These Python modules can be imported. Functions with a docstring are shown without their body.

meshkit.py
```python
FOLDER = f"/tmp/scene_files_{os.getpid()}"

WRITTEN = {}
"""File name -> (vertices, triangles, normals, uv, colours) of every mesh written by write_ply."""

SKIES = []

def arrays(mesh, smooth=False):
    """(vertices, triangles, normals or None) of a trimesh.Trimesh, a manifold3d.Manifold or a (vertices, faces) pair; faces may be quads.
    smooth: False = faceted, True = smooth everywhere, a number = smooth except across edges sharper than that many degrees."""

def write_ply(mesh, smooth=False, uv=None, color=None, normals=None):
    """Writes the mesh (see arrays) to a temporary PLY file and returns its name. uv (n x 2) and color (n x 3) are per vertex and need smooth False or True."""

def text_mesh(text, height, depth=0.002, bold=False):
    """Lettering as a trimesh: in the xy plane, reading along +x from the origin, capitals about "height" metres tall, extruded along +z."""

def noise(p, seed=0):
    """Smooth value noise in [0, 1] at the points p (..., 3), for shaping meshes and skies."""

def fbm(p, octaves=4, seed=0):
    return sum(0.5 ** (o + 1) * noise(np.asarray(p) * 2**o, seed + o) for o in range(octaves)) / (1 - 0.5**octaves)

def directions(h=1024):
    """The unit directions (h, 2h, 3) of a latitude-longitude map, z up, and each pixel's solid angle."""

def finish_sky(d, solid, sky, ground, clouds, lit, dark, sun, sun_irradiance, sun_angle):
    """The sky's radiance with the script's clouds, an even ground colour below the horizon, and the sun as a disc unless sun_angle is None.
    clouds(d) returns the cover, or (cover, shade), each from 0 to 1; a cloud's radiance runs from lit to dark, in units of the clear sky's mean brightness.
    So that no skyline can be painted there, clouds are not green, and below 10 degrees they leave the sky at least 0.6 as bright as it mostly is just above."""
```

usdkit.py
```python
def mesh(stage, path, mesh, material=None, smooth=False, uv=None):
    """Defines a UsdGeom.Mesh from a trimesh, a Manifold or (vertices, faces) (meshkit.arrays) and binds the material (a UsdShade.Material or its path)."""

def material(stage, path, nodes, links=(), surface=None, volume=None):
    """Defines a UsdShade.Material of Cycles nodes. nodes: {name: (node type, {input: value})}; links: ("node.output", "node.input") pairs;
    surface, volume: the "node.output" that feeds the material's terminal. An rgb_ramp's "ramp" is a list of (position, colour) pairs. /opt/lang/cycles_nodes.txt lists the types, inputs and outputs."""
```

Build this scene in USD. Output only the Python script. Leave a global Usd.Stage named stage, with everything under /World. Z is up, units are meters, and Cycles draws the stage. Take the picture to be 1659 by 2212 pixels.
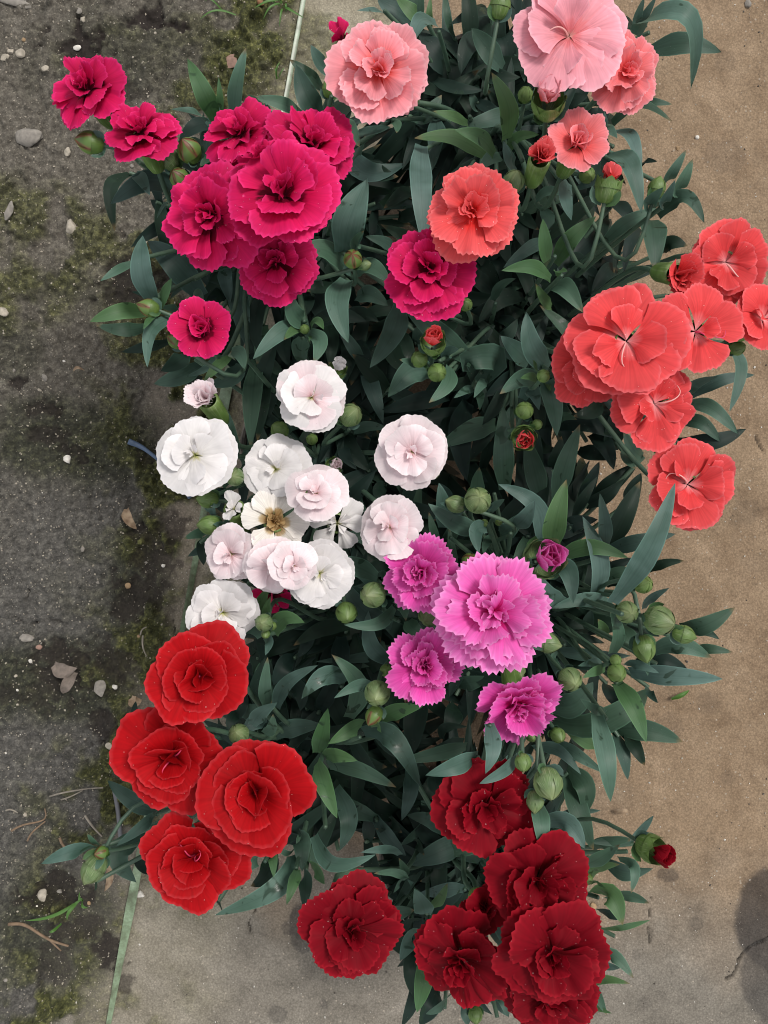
import math
import numpy as np
import trimesh
import usdkit
import meshkit
from pxr import Usd, UsdGeom, UsdLux, UsdShade, Gf, Sdf, Vt

# ------------------------------------------------------------------ camera, sky, sun, exposure
stage = Usd.Stage.CreateInMemory()
UsdGeom.SetStageUpAxis(stage, 'Z')
world = UsdGeom.Xform.Define(stage, '/World')
stage.SetDefaultPrim(world.GetPrim())
UsdGeom.Scope.Define(stage, '/World/Looks')

HC = 0.62                       # the phone is held 62 cm above the floor, looking straight down
EXPOSURE = 0.90
SUN_DIR = np.array([0.42, 0.38, 0.82]); SUN_DIR /= np.linalg.norm(SUN_DIR)
cam = UsdGeom.Camera.Define(stage, '/World/camera')
cam.AddTranslateOp().Set(Gf.Vec3d(0, 0, HC))
cam.CreateHorizontalApertureAttr(24.0); cam.CreateVerticalApertureAttr(32.0)
cam.CreateFocalLengthAttr(24.0)
cam.CreateClippingRangeAttr(Gf.Vec2f(0.01, 500))
cam.CreateExposureAttr(EXPOSURE)

el = math.asin(SUN_DIR[2]); rot = math.atan2(SUN_DIR[0], SUN_DIR[1])
dome = UsdLux.DomeLight.Define(stage, '/World/sky')
sky_m = usdkit.material(stage, '/World/Looks/overcast_sky', {
    'sky': ('sky_texture', {'sky_type': 'single_scattering', 'sun_disc': False, 'sun_elevation': el, 'sun_rotation': rot}),
    'tc': ('texture_coordinate', {}),
    'n': ('noise_texture', {'scale': 2.2, 'detail': 5.0, 'roughness': 0.55}),
    'r': ('rgb_ramp', {'ramp': [(0.2, (5.4, 5.5, 5.7)), (0.8, (9.2, 9.1, 9.0))]}),
    'mx': ('mix', {'mix_type': 'mix', 'fac': 0.88}),
    'bg': ('background_shader', {'strength': 0.062}),
}, [('tc.generated', 'n.vector'), ('n.fac', 'r.fac'), ('sky.color', 'mx.color1'), ('r.color', 'mx.color2'), ('mx.color', 'bg.color')], surface='bg.background')
UsdShade.MaterialBindingAPI.Apply(dome.GetPrim()).Bind(sky_m)
dome.GetPrim().SetCustomDataByKey('kind', 'structure')
sun = UsdLux.DistantLight.Define(stage, '/World/sun')
sun.CreateNormalizeAttr(True); sun.CreateIntensityAttr(0.4); sun.CreateAngleAttr(16.0)
sun.CreateColorAttr(Gf.Vec3f(1.0, 0.96, 0.9))
zq = Gf.Rotation(Gf.Vec3d(0, 0, 1), Gf.Vec3d(*map(float, SUN_DIR)))
sun.AddTransformOp().Set(Gf.Matrix4d().SetRotate(zq))

# ------------------------------------------------------------------ helpers
PX = 1659.0                     # the photograph was measured on a 1659 x 2212 copy
def W(x, y, z):
    s = (HC - z) / PX
    return np.array([(x - 829.5) * s, (1106.0 - y) * s, z])
def M(px, z):
    return px * (HC - z) / PX
TILE = dict(A=(0, 0), B=(1000, 0), C=(1974, 0), D=(0, 900), E=(1000, 900), F=(1974, 900),
            G=(0, 1900), H=(1000, 1900), I=(1974, 1900), J=(0, 2900), K=(1000, 2900), L=(1974, 2900))
def D(t, x, y):
    ox, oy = TILE[t]
    return (x * 0.63291 + ox) / 1.82278, (y * 0.63291 + oy) / 1.82278

used = {}
def numbered(parent, name):
    key = (parent, name); n = used.get(key, 0); used[key] = n + 1
    return f'{parent}/{name}' if n == 0 else f'{parent}/{name}_{n:03d}'
def mesh(parent, name, vf, mat, smooth=True, uv=None):
    p = numbered(parent, name)
    usdkit.mesh(stage, p, vf, mat, smooth=smooth, uv=uv)
    return p
def xform(parent, name, loc=None):
    p = numbered(parent, name)
    x = UsdGeom.Xform.Define(stage, p)
    if loc is not None:
        x.AddTranslateOp().Set(Gf.Vec3d(*map(float, loc)))
    return p
def tag(path, label=None, cat=None, group=None, kind=None):
    pr = stage.GetPrimAtPath(path)
    for k, v in (('label', label), ('category', cat), ('group', group), ('kind', kind)):
        if v:
            pr.SetCustomDataByKey(k, v)

def unit(v):
    v = np.asarray(v, float); return v / (np.linalg.norm(v) + 1e-12)
def sm(x, a=0.0, b=1.0):
    t = np.clip((np.asarray(x, float) - a) / (b - a), 0, 1); return t * t * (3 - 2 * t)
def quads(nu, nv):
    i, j = np.meshgrid(np.arange(nv - 1), np.arange(nu - 1), indexing='ij')
    a = i * nu + j
    return np.stack([a, a + 1, a + nu + 1, a + nu], -1).reshape(-1, 4)
def spline(pts, n):
    """Catmull-Rom style curve through pts, n samples evenly spread by length."""
    p = np.asarray(pts, float)
    if len(p) == 2:
        return p[0] + np.linspace(0, 1, n)[:, None] * (p[1] - p[0])
    from scipy.interpolate import CubicSpline, PchipInterpolator
    d = np.r_[0, np.cumsum(np.linalg.norm(np.diff(p, axis=0), axis=1))]
    f = CubicSpline(d, p, bc_type='natural') if len(p) > 2 else None
    return f(np.linspace(0, d[-1], n))
def tube(pts, rad, sides=7, n=12):
    c = spline(pts, n); t = np.gradient(c, axis=0); t /= np.linalg.norm(t, axis=1, keepdims=True)
    ref = np.array([1.0, 0, 0]) if abs(t[0, 0]) < 0.8 else np.array([0, 1.0, 0])
    a = np.cross(t, ref); a /= np.linalg.norm(a, axis=1, keepdims=True); b = np.cross(t, a)
    r = np.interp(np.linspace(0, 1, n), np.linspace(0, 1, len(np.atleast_1d(rad))), np.atleast_1d(rad)) if np.ndim(rad) else np.full(n, rad)
    an = np.arange(sides) * 2 * np.pi / sides
    v = c[:, None] + r[:, None, None] * (np.cos(an)[None, :, None] * a[:, None] + np.sin(an)[None, :, None] * b[:, None])
    v = v.reshape(-1, 3)
    i, j = np.meshgrid(np.arange(n - 1), np.arange(sides), indexing='ij')
    q = np.stack([i * sides + j, (i + 1) * sides + j, (i + 1) * sides + (j + 1) % sides, i * sides + (j + 1) % sides], -1).reshape(-1, 4)
    f = np.vstack([q[:, [0, 1, 2]], q[:, [0, 2, 3]]])
    k = len(v); v = np.vstack([v, c[:1], c[-1:]])
    jj = np.arange(sides)
    f = np.vstack([f, np.stack([np.full(sides, k), jj, (jj + 1) % sides], 1), np.stack([np.full(sides, k + 1), (n - 1) * sides + (jj + 1) % sides, (n - 1) * sides + jj], 1)])
    return v, f
def revolve(prof, sides=24, wob=None):
    """prof: (radius, z) pairs from bottom to top."""
    p = np.asarray(prof, float); an = np.arange(sides) * 2 * np.pi / sides
    r = p[:, 0][:, None] * np.ones(sides)
    if wob is not None:
        r = r * wob(an)[None, :]
    v = np.stack([r * np.cos(an), r * np.sin(an), np.repeat(p[:, 1][:, None], sides, 1)], -1).reshape(-1, 3)
    i, j = np.meshgrid(np.arange(len(p) - 1), np.arange(sides), indexing='ij')
    q = np.stack([i * sides + j, i * sides + (j + 1) % sides, (i + 1) * sides + (j + 1) % sides, (i + 1) * sides + j], -1).reshape(-1, 4)
    return v, np.vstack([q[:, [0, 1, 2]], q[:, [0, 2, 3]]])
def frame(n, spin=0.0):
    n = unit(n); a = unit(np.cross([0, 1.0, 0], n)) if abs(n[1]) < 0.95 else unit(np.cross([1.0, 0, 0], n))
    b = np.cross(n, a); c, s = math.cos(spin), math.sin(spin)
    return np.stack([c * a + s * b, -s * a + c * b, n], 1)

# ------------------------------------------------------------------ materials
def mat(name, nodes, links, surface='out.closure'):
    return usdkit.material(stage, '/World/Looks/' + name, nodes, links, surface=surface)

def petal_mat(name, ramp, edge, wob=0.22, trans=0.22, streak=0.15, speck=(1, 0.9, 0.9), speck_r=0.06, rough=0.65, spec=0.11, edge_fac=0.5):
    return mat(name, {
        'tc': ('texture_coordinate', {}), 'sep': ('separate_xyz', {}), 'oi': ('object_info', {}),
        'mp': ('mapping', {'scale': (4.0, 1.2, 1.0)}), 'n1': ('noise_texture', {'scale': 1.0, 'detail': 2.0}), 'sv': ('math', {'math_type': 'multiply', 'value2': 1 - wob}),
        'ov': ('math', {'math_type': 'multiply', 'value2': 37.0}), 'oc': ('combine_xyz', {}),
        'w': ('math', {'math_type': 'multiply_add', 'value2': wob}),
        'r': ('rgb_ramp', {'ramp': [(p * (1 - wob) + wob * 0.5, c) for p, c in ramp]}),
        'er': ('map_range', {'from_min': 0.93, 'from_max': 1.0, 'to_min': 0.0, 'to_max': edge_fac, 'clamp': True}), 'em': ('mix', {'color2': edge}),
        'mp2': ('mapping', {'scale': (26.0, 1.2, 1.0)}), 'n2': ('noise_texture', {'scale': 1.0, 'detail': 3.0}),
        'k': ('map_range', {'from_min': 0.3, 'from_max': 0.7, 'to_min': 1 - streak, 'to_max': 1 + streak * 0.5}),
        'geo': ('geometry', {}), 'n3': ('noise_texture', {'scale': 110.0, 'detail': 3.0}),
        'k3': ('map_range', {'from_min': 0.3, 'from_max': 0.7, 'to_min': 0.88, 'to_max': 1.06}),
        'kk': ('math', {'math_type': 'multiply'}), 'ko': ('map_range', {'to_min': 0.84, 'to_max': 1.08}), 'kko': ('math', {'math_type': 'multiply'}),
        'mul': ('mix', {'mix_type': 'multiply', 'fac': 1.0}), 'cc': ('combine_xyz', {}),
        'vo': ('voronoi_texture', {'scale': 330.0, 'feature': 'f1'}), 'lt': ('math', {'math_type': 'less_than', 'value2': speck_r}),
        'sp': ('mix', {'color2': speck}),
        'bump': ('bump', {'strength': 0.12, 'distance': 0.0005}),
        'p': ('principled_bsdf', {'roughness': rough, 'specular_ior_level': spec}),
        't': ('translucent_bsdf', {}), 'out': ('mix_closure', {'fac': trans}),
    }, [('tc.UV', 'sep.vector'), ('tc.UV', 'mp.vector'), ('oi.random', 'ov.value1'), ('ov.value', 'oc.x'), ('oc.vector', 'mp.location'), ('mp.vector', 'n1.vector'), ('n1.fac', 'w.value1'), ('sep.y', 'sv.value1'), ('sv.value', 'w.value3'),
        ('w.value', 'r.fac'), ('sep.y', 'er.value'), ('er.result', 'em.fac'), ('r.color', 'em.color1'), ('tc.UV', 'mp2.vector'), ('oc.vector', 'mp2.location'), ('mp2.vector', 'n2.vector'), ('n2.fac', 'k.value'),
        ('geo.position', 'n3.vector'), ('n3.fac', 'k3.value'), ('k.result', 'kk.value1'), ('k3.result', 'kk.value2'),
        ('oi.random', 'ko.value'), ('kk.value', 'kko.value1'), ('ko.result', 'kko.value2'),
        ('kko.value', 'cc.x'), ('kko.value', 'cc.y'), ('kko.value', 'cc.z'), ('em.color', 'mul.color1'), ('cc.vector', 'mul.color2'),
        ('geo.position', 'vo.vector'), ('vo.distance', 'lt.value1'), ('lt.value', 'sp.fac'), ('mul.color', 'sp.color1'),
        ('n2.fac', 'bump.height'), ('bump.normal', 'p.normal'),
        ('sp.color', 'p.base_color'), ('mul.color', 't.color'), ('p.BSDF', 'out.closure1'), ('t.BSDF', 'out.closure2')])

PM = {}
def pm(name, ramp, edge, **k):
    PM[name] = petal_mat(name + '_petal', ramp, edge, **k)
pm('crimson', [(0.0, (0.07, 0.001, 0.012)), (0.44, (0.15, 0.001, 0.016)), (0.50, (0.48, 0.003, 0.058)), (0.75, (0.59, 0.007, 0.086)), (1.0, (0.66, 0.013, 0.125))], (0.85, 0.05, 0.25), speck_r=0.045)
pm('pink', [(0.0, (0.80, 0.06, 0.05)), (0.34, (0.86, 0.11, 0.10)), (0.52, (0.88, 0.21, 0.22)), (0.75, (0.90, 0.30, 0.34)), (1.0, (0.91, 0.37, 0.42))], (0.94, 0.58, 0.62), wob=0.25, speck_r=0.0)
pm('rosepink', [(0.0, (0.74, 0.06, 0.06)), (0.4, (0.84, 0.12, 0.12)), (0.7, (0.88, 0.19, 0.20)), (1.0, (0.90, 0.26, 0.29))], (0.94, 0.50, 0.54), wob=0.25, speck_r=0.0)
pm('faded', [(0.0, (0.75, 0.42, 0.36)), (0.14, (0.78, 0.20, 0.22)), (0.34, (0.82, 0.26, 0.29)), (0.42, (0.86, 0.33, 0.38)), (1.0, (0.89, 0.39, 0.47))], (0.94, 0.58, 0.64), wob=0.2, speck_r=0.03)
pm('salmon', [(0.0, (0.62, 0.01, 0.008)), (0.35, (0.70, 0.030, 0.028)), (0.6, (0.76, 0.080, 0.082)), (1.0, (0.80, 0.115, 0.125))], (0.88, 0.25, 0.25), speck_r=0.06)
pm('coral', [(0.0, (0.86, 0.42, 0.42)), (0.18, (0.84, 0.20, 0.21)), (0.42, (0.70, 0.052, 0.056)), (0.75, (0.74, 0.066, 0.070)), (1.0, (0.77, 0.078, 0.086))], (0.86, 0.21, 0.23), wob=0.2, speck_r=0.045)
pm('white', [(0.0, (0.36, 0.40, 0.08)), (0.13, (0.66, 0.62, 0.42)), (0.24, (0.80, 0.77, 0.75)), (1.0, (0.83, 0.80, 0.805))], (0.86, 0.84, 0.84), streak=0.05, speck=(0.35, 0.2, 0.2), speck_r=0.04, trans=0.3)
pm('blush', [(0.0, (0.40, 0.36, 0.12)), (0.12, (0.76, 0.48, 0.50)), (0.3, (0.87, 0.66, 0.69)), (0.7, (0.87, 0.72, 0.75)), (1.0, (0.87, 0.77, 0.79))], (0.89, 0.83, 0.84), streak=0.07, speck=(0.45, 0.2, 0.25), speck_r=0.04, trans=0.3)
pm('mauve', [(0.0, (0.50, 0.004, 0.10)), (0.28, (0.66, 0.012, 0.19)), (0.46, (0.72, 0.055, 0.34)), (0.75, (0.78, 0.125, 0.46)), (1.0, (0.82, 0.21, 0.56))], (0.88, 0.40, 0.72), wob=0.3, speck_r=0.0)
pm('magenta', [(0.0, (0.42, 0.004, 0.09)), (0.30, (0.58, 0.010, 0.17)), (0.48, (0.66, 0.035, 0.30)), (0.75, (0.72, 0.07, 0.38)), (1.0, (0.77, 0.12, 0.46))], (0.85, 0.32, 0.66), wob=0.3, speck_r=0.0)
pm('scarlet', [(0.0, (0.36, 0.004, 0.02)), (0.2, (0.30, 0.003, 0.010)), (0.45, (0.40, 0.003, 0.006)), (1.0, (0.46, 0.004, 0.008))], (0.60, 0.05, 0.06), streak=0.2, speck_r=0.045, edge_fac=0.6)
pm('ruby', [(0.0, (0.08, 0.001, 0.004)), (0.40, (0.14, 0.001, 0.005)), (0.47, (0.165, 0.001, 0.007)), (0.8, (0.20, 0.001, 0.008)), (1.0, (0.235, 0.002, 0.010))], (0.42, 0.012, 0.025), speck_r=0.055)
pm('withered', [(0.0, (0.10, 0.05, 0.015)), (0.25, (0.30, 0.17, 0.06)), (0.42, (0.55, 0.42, 0.25)), (0.50, (0.82, 0.77, 0.70)), (1.0, (0.86, 0.82, 0.78))], (0.86, 0.82, 0.78), wob=0.14, speck_r=0.03, speck=(0.3, 0.2, 0.1))
pm('brown', [(0.0, (0.14, 0.07, 0.02)), (0.5, (0.33, 0.19, 0.07)), (1.0, (0.50, 0.35, 0.17))], (0.5, 0.35, 0.17), wob=0.3, speck_r=0.0)
for nm, c in (('style_pink', (0.60, 0.05, 0.13)), ('style_pale', (0.70, 0.34, 0.32)), ('style_red', (0.68, 0.06, 0.12))):
    PM[nm] = mat(nm, {'p': ('principled_bsdf', {'base_color': c, 'roughness': 0.5})}, [], surface='p.BSDF')

def leaf_mat(name, c1, c2, c3, trans=0.14, rough=0.5, spec=0.3):
    return mat(name, {
        'tc': ('texture_coordinate', {}), 'sep': ('separate_xyz', {}), 'oi': ('object_info', {}), 'geo': ('geometry', {}),
        'n1': ('noise_texture', {'scale': 42.0, 'detail': 3.0, 'distortion': 0.6}),
        'r1': ('map_range', {'from_min': 0.35, 'from_max': 0.66, 'to_min': 0.0, 'to_max': 1.0, 'clamp': True}),
        'm1': ('mix', {'color1': c1, 'color2': c2}), 'm2': ('mix', {'color2': c3}), 'ro': ('math', {'math_type': 'multiply', 'value2': 0.75}),
        'mp': ('mapping', {'scale': (46.0, 1.5, 1.0)}), 'n2': ('noise_texture', {'scale': 1.0, 'detail': 2.0}),
        'k': ('map_range', {'from_min': 0.3, 'from_max': 0.7, 'to_min': 0.86, 'to_max': 1.10}),
        # edge line and midrib over the blade's width
        'rib': ('rgb_ramp', {'ramp': [(0.0, (1.7, 1.75, 1.75)), (0.03, (1.35, 1.4, 1.4)), (0.06, (1, 1, 1)), (0.46, (0.97, 0.97, 0.97)), (0.49, (0.80, 0.82, 0.82)), (0.51, (0.80, 0.82, 0.82)), (0.54, (0.97, 0.97, 0.97)), (0.94, (1, 1, 1)), (0.97, (1.35, 1.4, 1.4)), (1.0, (1.7, 1.75, 1.75))]}),
        'cc': ('combine_xyz', {}), 'mul': ('mix', {'mix_type': 'multiply', 'fac': 1.0}), 'mul2': ('mix', {'mix_type': 'multiply', 'fac': 1.0}),
        # rubbed or wet spots where the bluish bloom is gone
        'n4': ('noise_texture', {'scale': 75.0, 'detail': 2.0, 'distortion': 1.2}), 'wet': ('map_range', {'from_min': 0.655, 'from_max': 0.70, 'to_min': 0.0, 'to_max': 0.75, 'clamp': True}),
        'wm': ('mix', {'color2': (0.016, 0.034, 0.02)}), 'rg': ('map_range', {'from_min': 0.0, 'from_max': 0.75, 'to_min': rough, 'to_max': 0.22}),
        'vo': ('voronoi_texture', {'scale': 420.0, 'feature': 'f1'}), 'lt': ('math', {'math_type': 'less_than', 'value2': 0.035}), 'sp': ('mix', {'color2': (0.3, 0.3, 0.26)}), 'tv': ('map_range', {'from_min': 0.90, 'from_max': 0.985, 'to_min': 0.0, 'to_max': 0.85, 'clamp': True}), 'tr': ('math', {'math_type': 'greater_than', 'value2': 0.72}), 'tt': ('math', {'math_type': 'multiply'}), 'tipm': ('mix', {'color2': (0.16, 0.11, 0.05)}),
        'bump': ('bump', {'strength': 0.25, 'distance': 0.0004}),
        'p': ('principled_bsdf', {'specular_ior_level': spec}), 't': ('translucent_bsdf', {}), 'out': ('mix_closure', {'fac': trans}),
    }, [('tc.UV', 'sep.vector'), ('geo.position', 'n1.vector'), ('n1.fac', 'r1.value'), ('r1.result', 'm1.fac'), ('oi.random', 'ro.value1'), ('ro.value', 'm2.fac'), ('m1.color', 'm2.color1'),
        ('tc.UV', 'mp.vector'), ('mp.vector', 'n2.vector'), ('n2.fac', 'k.value'), ('k.result', 'cc.x'), ('k.result', 'cc.y'), ('k.result', 'cc.z'), ('m2.color', 'mul.color1'), ('cc.vector', 'mul.color2'),
        ('sep.x', 'rib.fac'), ('mul.color', 'mul2.color1'), ('rib.color', 'mul2.color2'),
        ('geo.position', 'n4.vector'), ('n4.fac', 'wet.value'), ('wet.result', 'wm.fac'), ('mul2.color', 'wm.color1'), ('wet.result', 'rg.value'), ('rg.result', 'p.roughness'),
        ('geo.position', 'vo.vector'), ('vo.distance', 'lt.value1'), ('lt.value', 'sp.fac'), ('wm.color', 'sp.color1'), ('sep.y', 'tv.value'), ('oi.random', 'tr.value1'), ('tv.result', 'tt.value1'), ('tr.value', 'tt.value2'), ('tt.value', 'tipm.fac'), ('sp.color', 'tipm.color1'),
        ('n2.fac', 'bump.height'), ('bump.normal', 'p.normal'), ('tipm.color', 'p.base_color'), ('mul.color', 't.color'), ('p.BSDF', 'out.closure1'), ('t.BSDF', 'out.closure2')])
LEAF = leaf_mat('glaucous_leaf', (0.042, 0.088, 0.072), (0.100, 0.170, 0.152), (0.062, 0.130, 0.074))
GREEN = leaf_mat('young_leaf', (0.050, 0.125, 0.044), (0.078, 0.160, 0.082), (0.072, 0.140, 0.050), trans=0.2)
DEEP = leaf_mat('shaded_leaf', (0.008, 0.019, 0.015), (0.014, 0.029, 0.025), (0.011, 0.026, 0.014), trans=0.06, rough=0.5, spec=0.16)  # darkened leaf copy: the shade of the understory is put into its colour
MID = leaf_mat('half_shaded_leaf', (0.021, 0.046, 0.037), (0.052, 0.095, 0.083), (0.036, 0.078, 0.042), trans=0.1, rough=0.5, spec=0.25)  # in-between copy with part of that shade in its colour

def bud_mat(name, base, tip, vein):
    return mat(name, {
        'tc': ('texture_coordinate', {}), 'sep': ('separate_xyz', {}),
        'r': ('rgb_ramp', {'ramp': [(0.0, base), (0.55, base), (0.9, tip), (1.0, tip)]}),
        'mp': ('mapping', {'scale': (38.0, 1.4, 1.0)}), 'n': ('noise_texture', {'scale': 1.0, 'detail': 3.0, 'distortion': 0.4}),
        'k': ('map_range', {'from_min': 0.52, 'from_max': 0.72, 'to_min': 0.0, 'to_max': 0.55, 'clamp': True}),
        'mx': ('mix', {'color2': vein}), 'geo': ('geometry', {}), 'n2': ('noise_texture', {'scale': 160.0, 'detail': 2.0}),
        'k2': ('map_range', {'from_min': 0.3, 'from_max': 0.7, 'to_min': 0.72, 'to_max': 1.15}), 'cc': ('combine_xyz', {}), 'mul': ('mix', {'mix_type': 'multiply', 'fac': 1.0}),
        'bump': ('bump', {'strength': 0.3, 'distance': 0.0004}),
        'p': ('principled_bsdf', {'roughness': 0.42, 'specular_ior_level': 0.4, 'subsurface_weight': 0.08, 'subsurface_scale': 0.002, 'subsurface_radius': (0.6, 1.0, 0.3)}),
    }, [('tc.UV', 'sep.vector'), ('sep.y', 'r.fac'), ('tc.UV', 'mp.vector'), ('mp.vector', 'n.vector'), ('n.fac', 'k.value'), ('k.result', 'mx.fac'), ('r.color', 'mx.color1'),
        ('geo.position', 'n2.vector'), ('n2.fac', 'k2.value'), ('k2.result', 'cc.x'), ('k2.result', 'cc.y'), ('k2.result', 'cc.z'), ('mx.color', 'mul.color1'), ('cc.vector', 'mul.color2'),
        ('n.fac', 'bump.height'), ('bump.normal', 'p.normal'), ('mul.color', 'p.base_color')], surface='p.BSDF')
BUD = bud_mat('green_bud', (0.085, 0.150, 0.035), (0.12, 0.19, 0.05), (0.26, 0.32, 0.17))
BUDP = bud_mat('pale_bud', (0.095, 0.155, 0.055), (0.17, 0.22, 0.09), (0.38, 0.42, 0.27))
BUDR = bud_mat('reddish_bud', (0.085, 0.15, 0.03), (0.16, 0.05, 0.03), (0.12, 0.17, 0.06))
STEM = mat('stem', {'geo': ('geometry', {}), 'n': ('noise_texture', {'scale': 90.0, 'detail': 2.0}), 'r': ('rgb_ramp', {'ramp': [(0.3, (0.035, 0.075, 0.05)), (0.7, (0.07, 0.12, 0.075))]}),
                    'p': ('principled_bsdf', {'roughness': 0.5})}, [('geo.position', 'n.vector'), ('n.fac', 'r.fac'), ('r.color', 'p.base_color')], surface='p.BSDF')
SEPM = mat('sepal_margin', {'tc': ('texture_coordinate', {}), 'sep': ('separate_xyz', {}),
                            'r': ('rgb_ramp', {'ramp': [(0.0, (0.15, 0.03, 0.03)), (0.12, (0.12, 0.12, 0.03)), (0.25, (0.09, 0.16, 0.035)), (0.75, (0.09, 0.16, 0.035)), (0.88, (0.12, 0.12, 0.03)), (1.0, (0.15, 0.03, 0.03))]}),
                            'p': ('principled_bsdf', {'roughness': 0.45})}, [('tc.UV', 'sep.vector'), ('sep.x', 'r.fac'), ('r.color', 'p.base_color')], surface='p.BSDF')

# ------------------------------------------------------------------ the ground
def to_px(X, Y):
    return X / HC * PX + 829.5, 1106.0 - Y / HC * PX
STRIP = np.array([(760, -560), (712, -300), (658, 0), (622, 205), (560, 520), (492, 830), (440, 1130), (402, 1330), (352, 1600), (300, 1880), (248, 2140), (200, 2420), (160, 2700)], float)
def strip_x(y):
    return np.interp(y, STRIP[:, 1], STRIP[:, 0])
def axis(half, step, far):
    inner = np.arange(-half, half + step / 2, step); out = [half]; d = step
    while out[-1] < far:
        d *= 1.3; out.append(out[-1] + d)
    out = np.array(out[1:])
    return np.r_[-out[::-1], inner, out]
gx, gy = axis(0.335, 0.00135, 60), axis(0.44, 0.00135, 60)
GX, GY = np.meshgrid(gx, gy)
px_, py_ = to_px(GX, GY)
P3 = np.stack([GX, GY, 0 * GX], -1)
clip = (np.abs(GX) < 0.5) & (np.abs(GY) < 0.6)
def fb(s, o=4, seed=0):
    return meshkit.fbm(P3 * s, o, seed)
n_big, n_mid, n_fine = fb(9, 4, 1), fb(38, 4, 2), fb(170, 3, 3)
off = np.interp(py_, [-300, 0, 500, 900, 1250, 1600, 2000, 2300], [70, 70, 130, 95, 55, 60, 80, 110])
dist = strip_x(py_) - px_                          # > 0 on the left of the plastic strip
soil = sm(dist + (n_mid - 0.5) * 190 + (n_big - 0.5) * 150, off - 45, off + 75)
band = np.exp(-((dist - off * 1.25 + (n_big - 0.5) * 260) / 120.0) ** 2)
moss = np.clip(band * sm(n_mid, 0.40, 0.62) * 1.1 + sm(n_big, 0.50, 0.66) * 0.75 * sm(n_mid, 0.36, 0.6) * sm(dist, 0, 60), 0, 1)
moss *= sm(dist, -130, 10)
moss = np.maximum(moss, 0.55 * sm(-dist, -60, 20) * (1 - sm(-dist, 90, 240)) * sm(n_mid + 0.35 * (n_big - .5), 0.42, 0.64) * sm(np.abs(py_ - 1000), 500, 900))
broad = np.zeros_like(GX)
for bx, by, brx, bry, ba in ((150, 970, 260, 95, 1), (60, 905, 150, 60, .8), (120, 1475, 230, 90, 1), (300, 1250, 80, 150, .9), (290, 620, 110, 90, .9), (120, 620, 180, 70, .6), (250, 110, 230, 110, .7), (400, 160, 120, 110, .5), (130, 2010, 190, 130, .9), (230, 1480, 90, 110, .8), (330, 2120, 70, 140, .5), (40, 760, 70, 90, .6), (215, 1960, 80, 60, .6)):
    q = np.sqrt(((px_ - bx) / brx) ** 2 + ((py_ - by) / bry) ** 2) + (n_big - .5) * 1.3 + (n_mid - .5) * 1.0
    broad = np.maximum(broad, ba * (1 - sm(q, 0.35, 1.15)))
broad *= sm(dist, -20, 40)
dark = np.zeros_like(GX)
def blot(x, y, rx, ry, a=1.0, jag=0.9, ang=0.0):
    global dark
    c, s = math.cos(ang), math.sin(ang)
    u, v = (px_ - x) * c + (py_ - y) * s, -(px_ - x) * s + (py_ - y) * c
    q = np.sqrt((u / rx) ** 2 + (v / ry) ** 2) + (n_mid - 0.5) * jag * 2.4 + (n_fine - 0.5) * jag * 2.2
    dark = np.maximum(dark, 0.95 * a * (1 - sm(q, 0.65, 1.12)))
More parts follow.
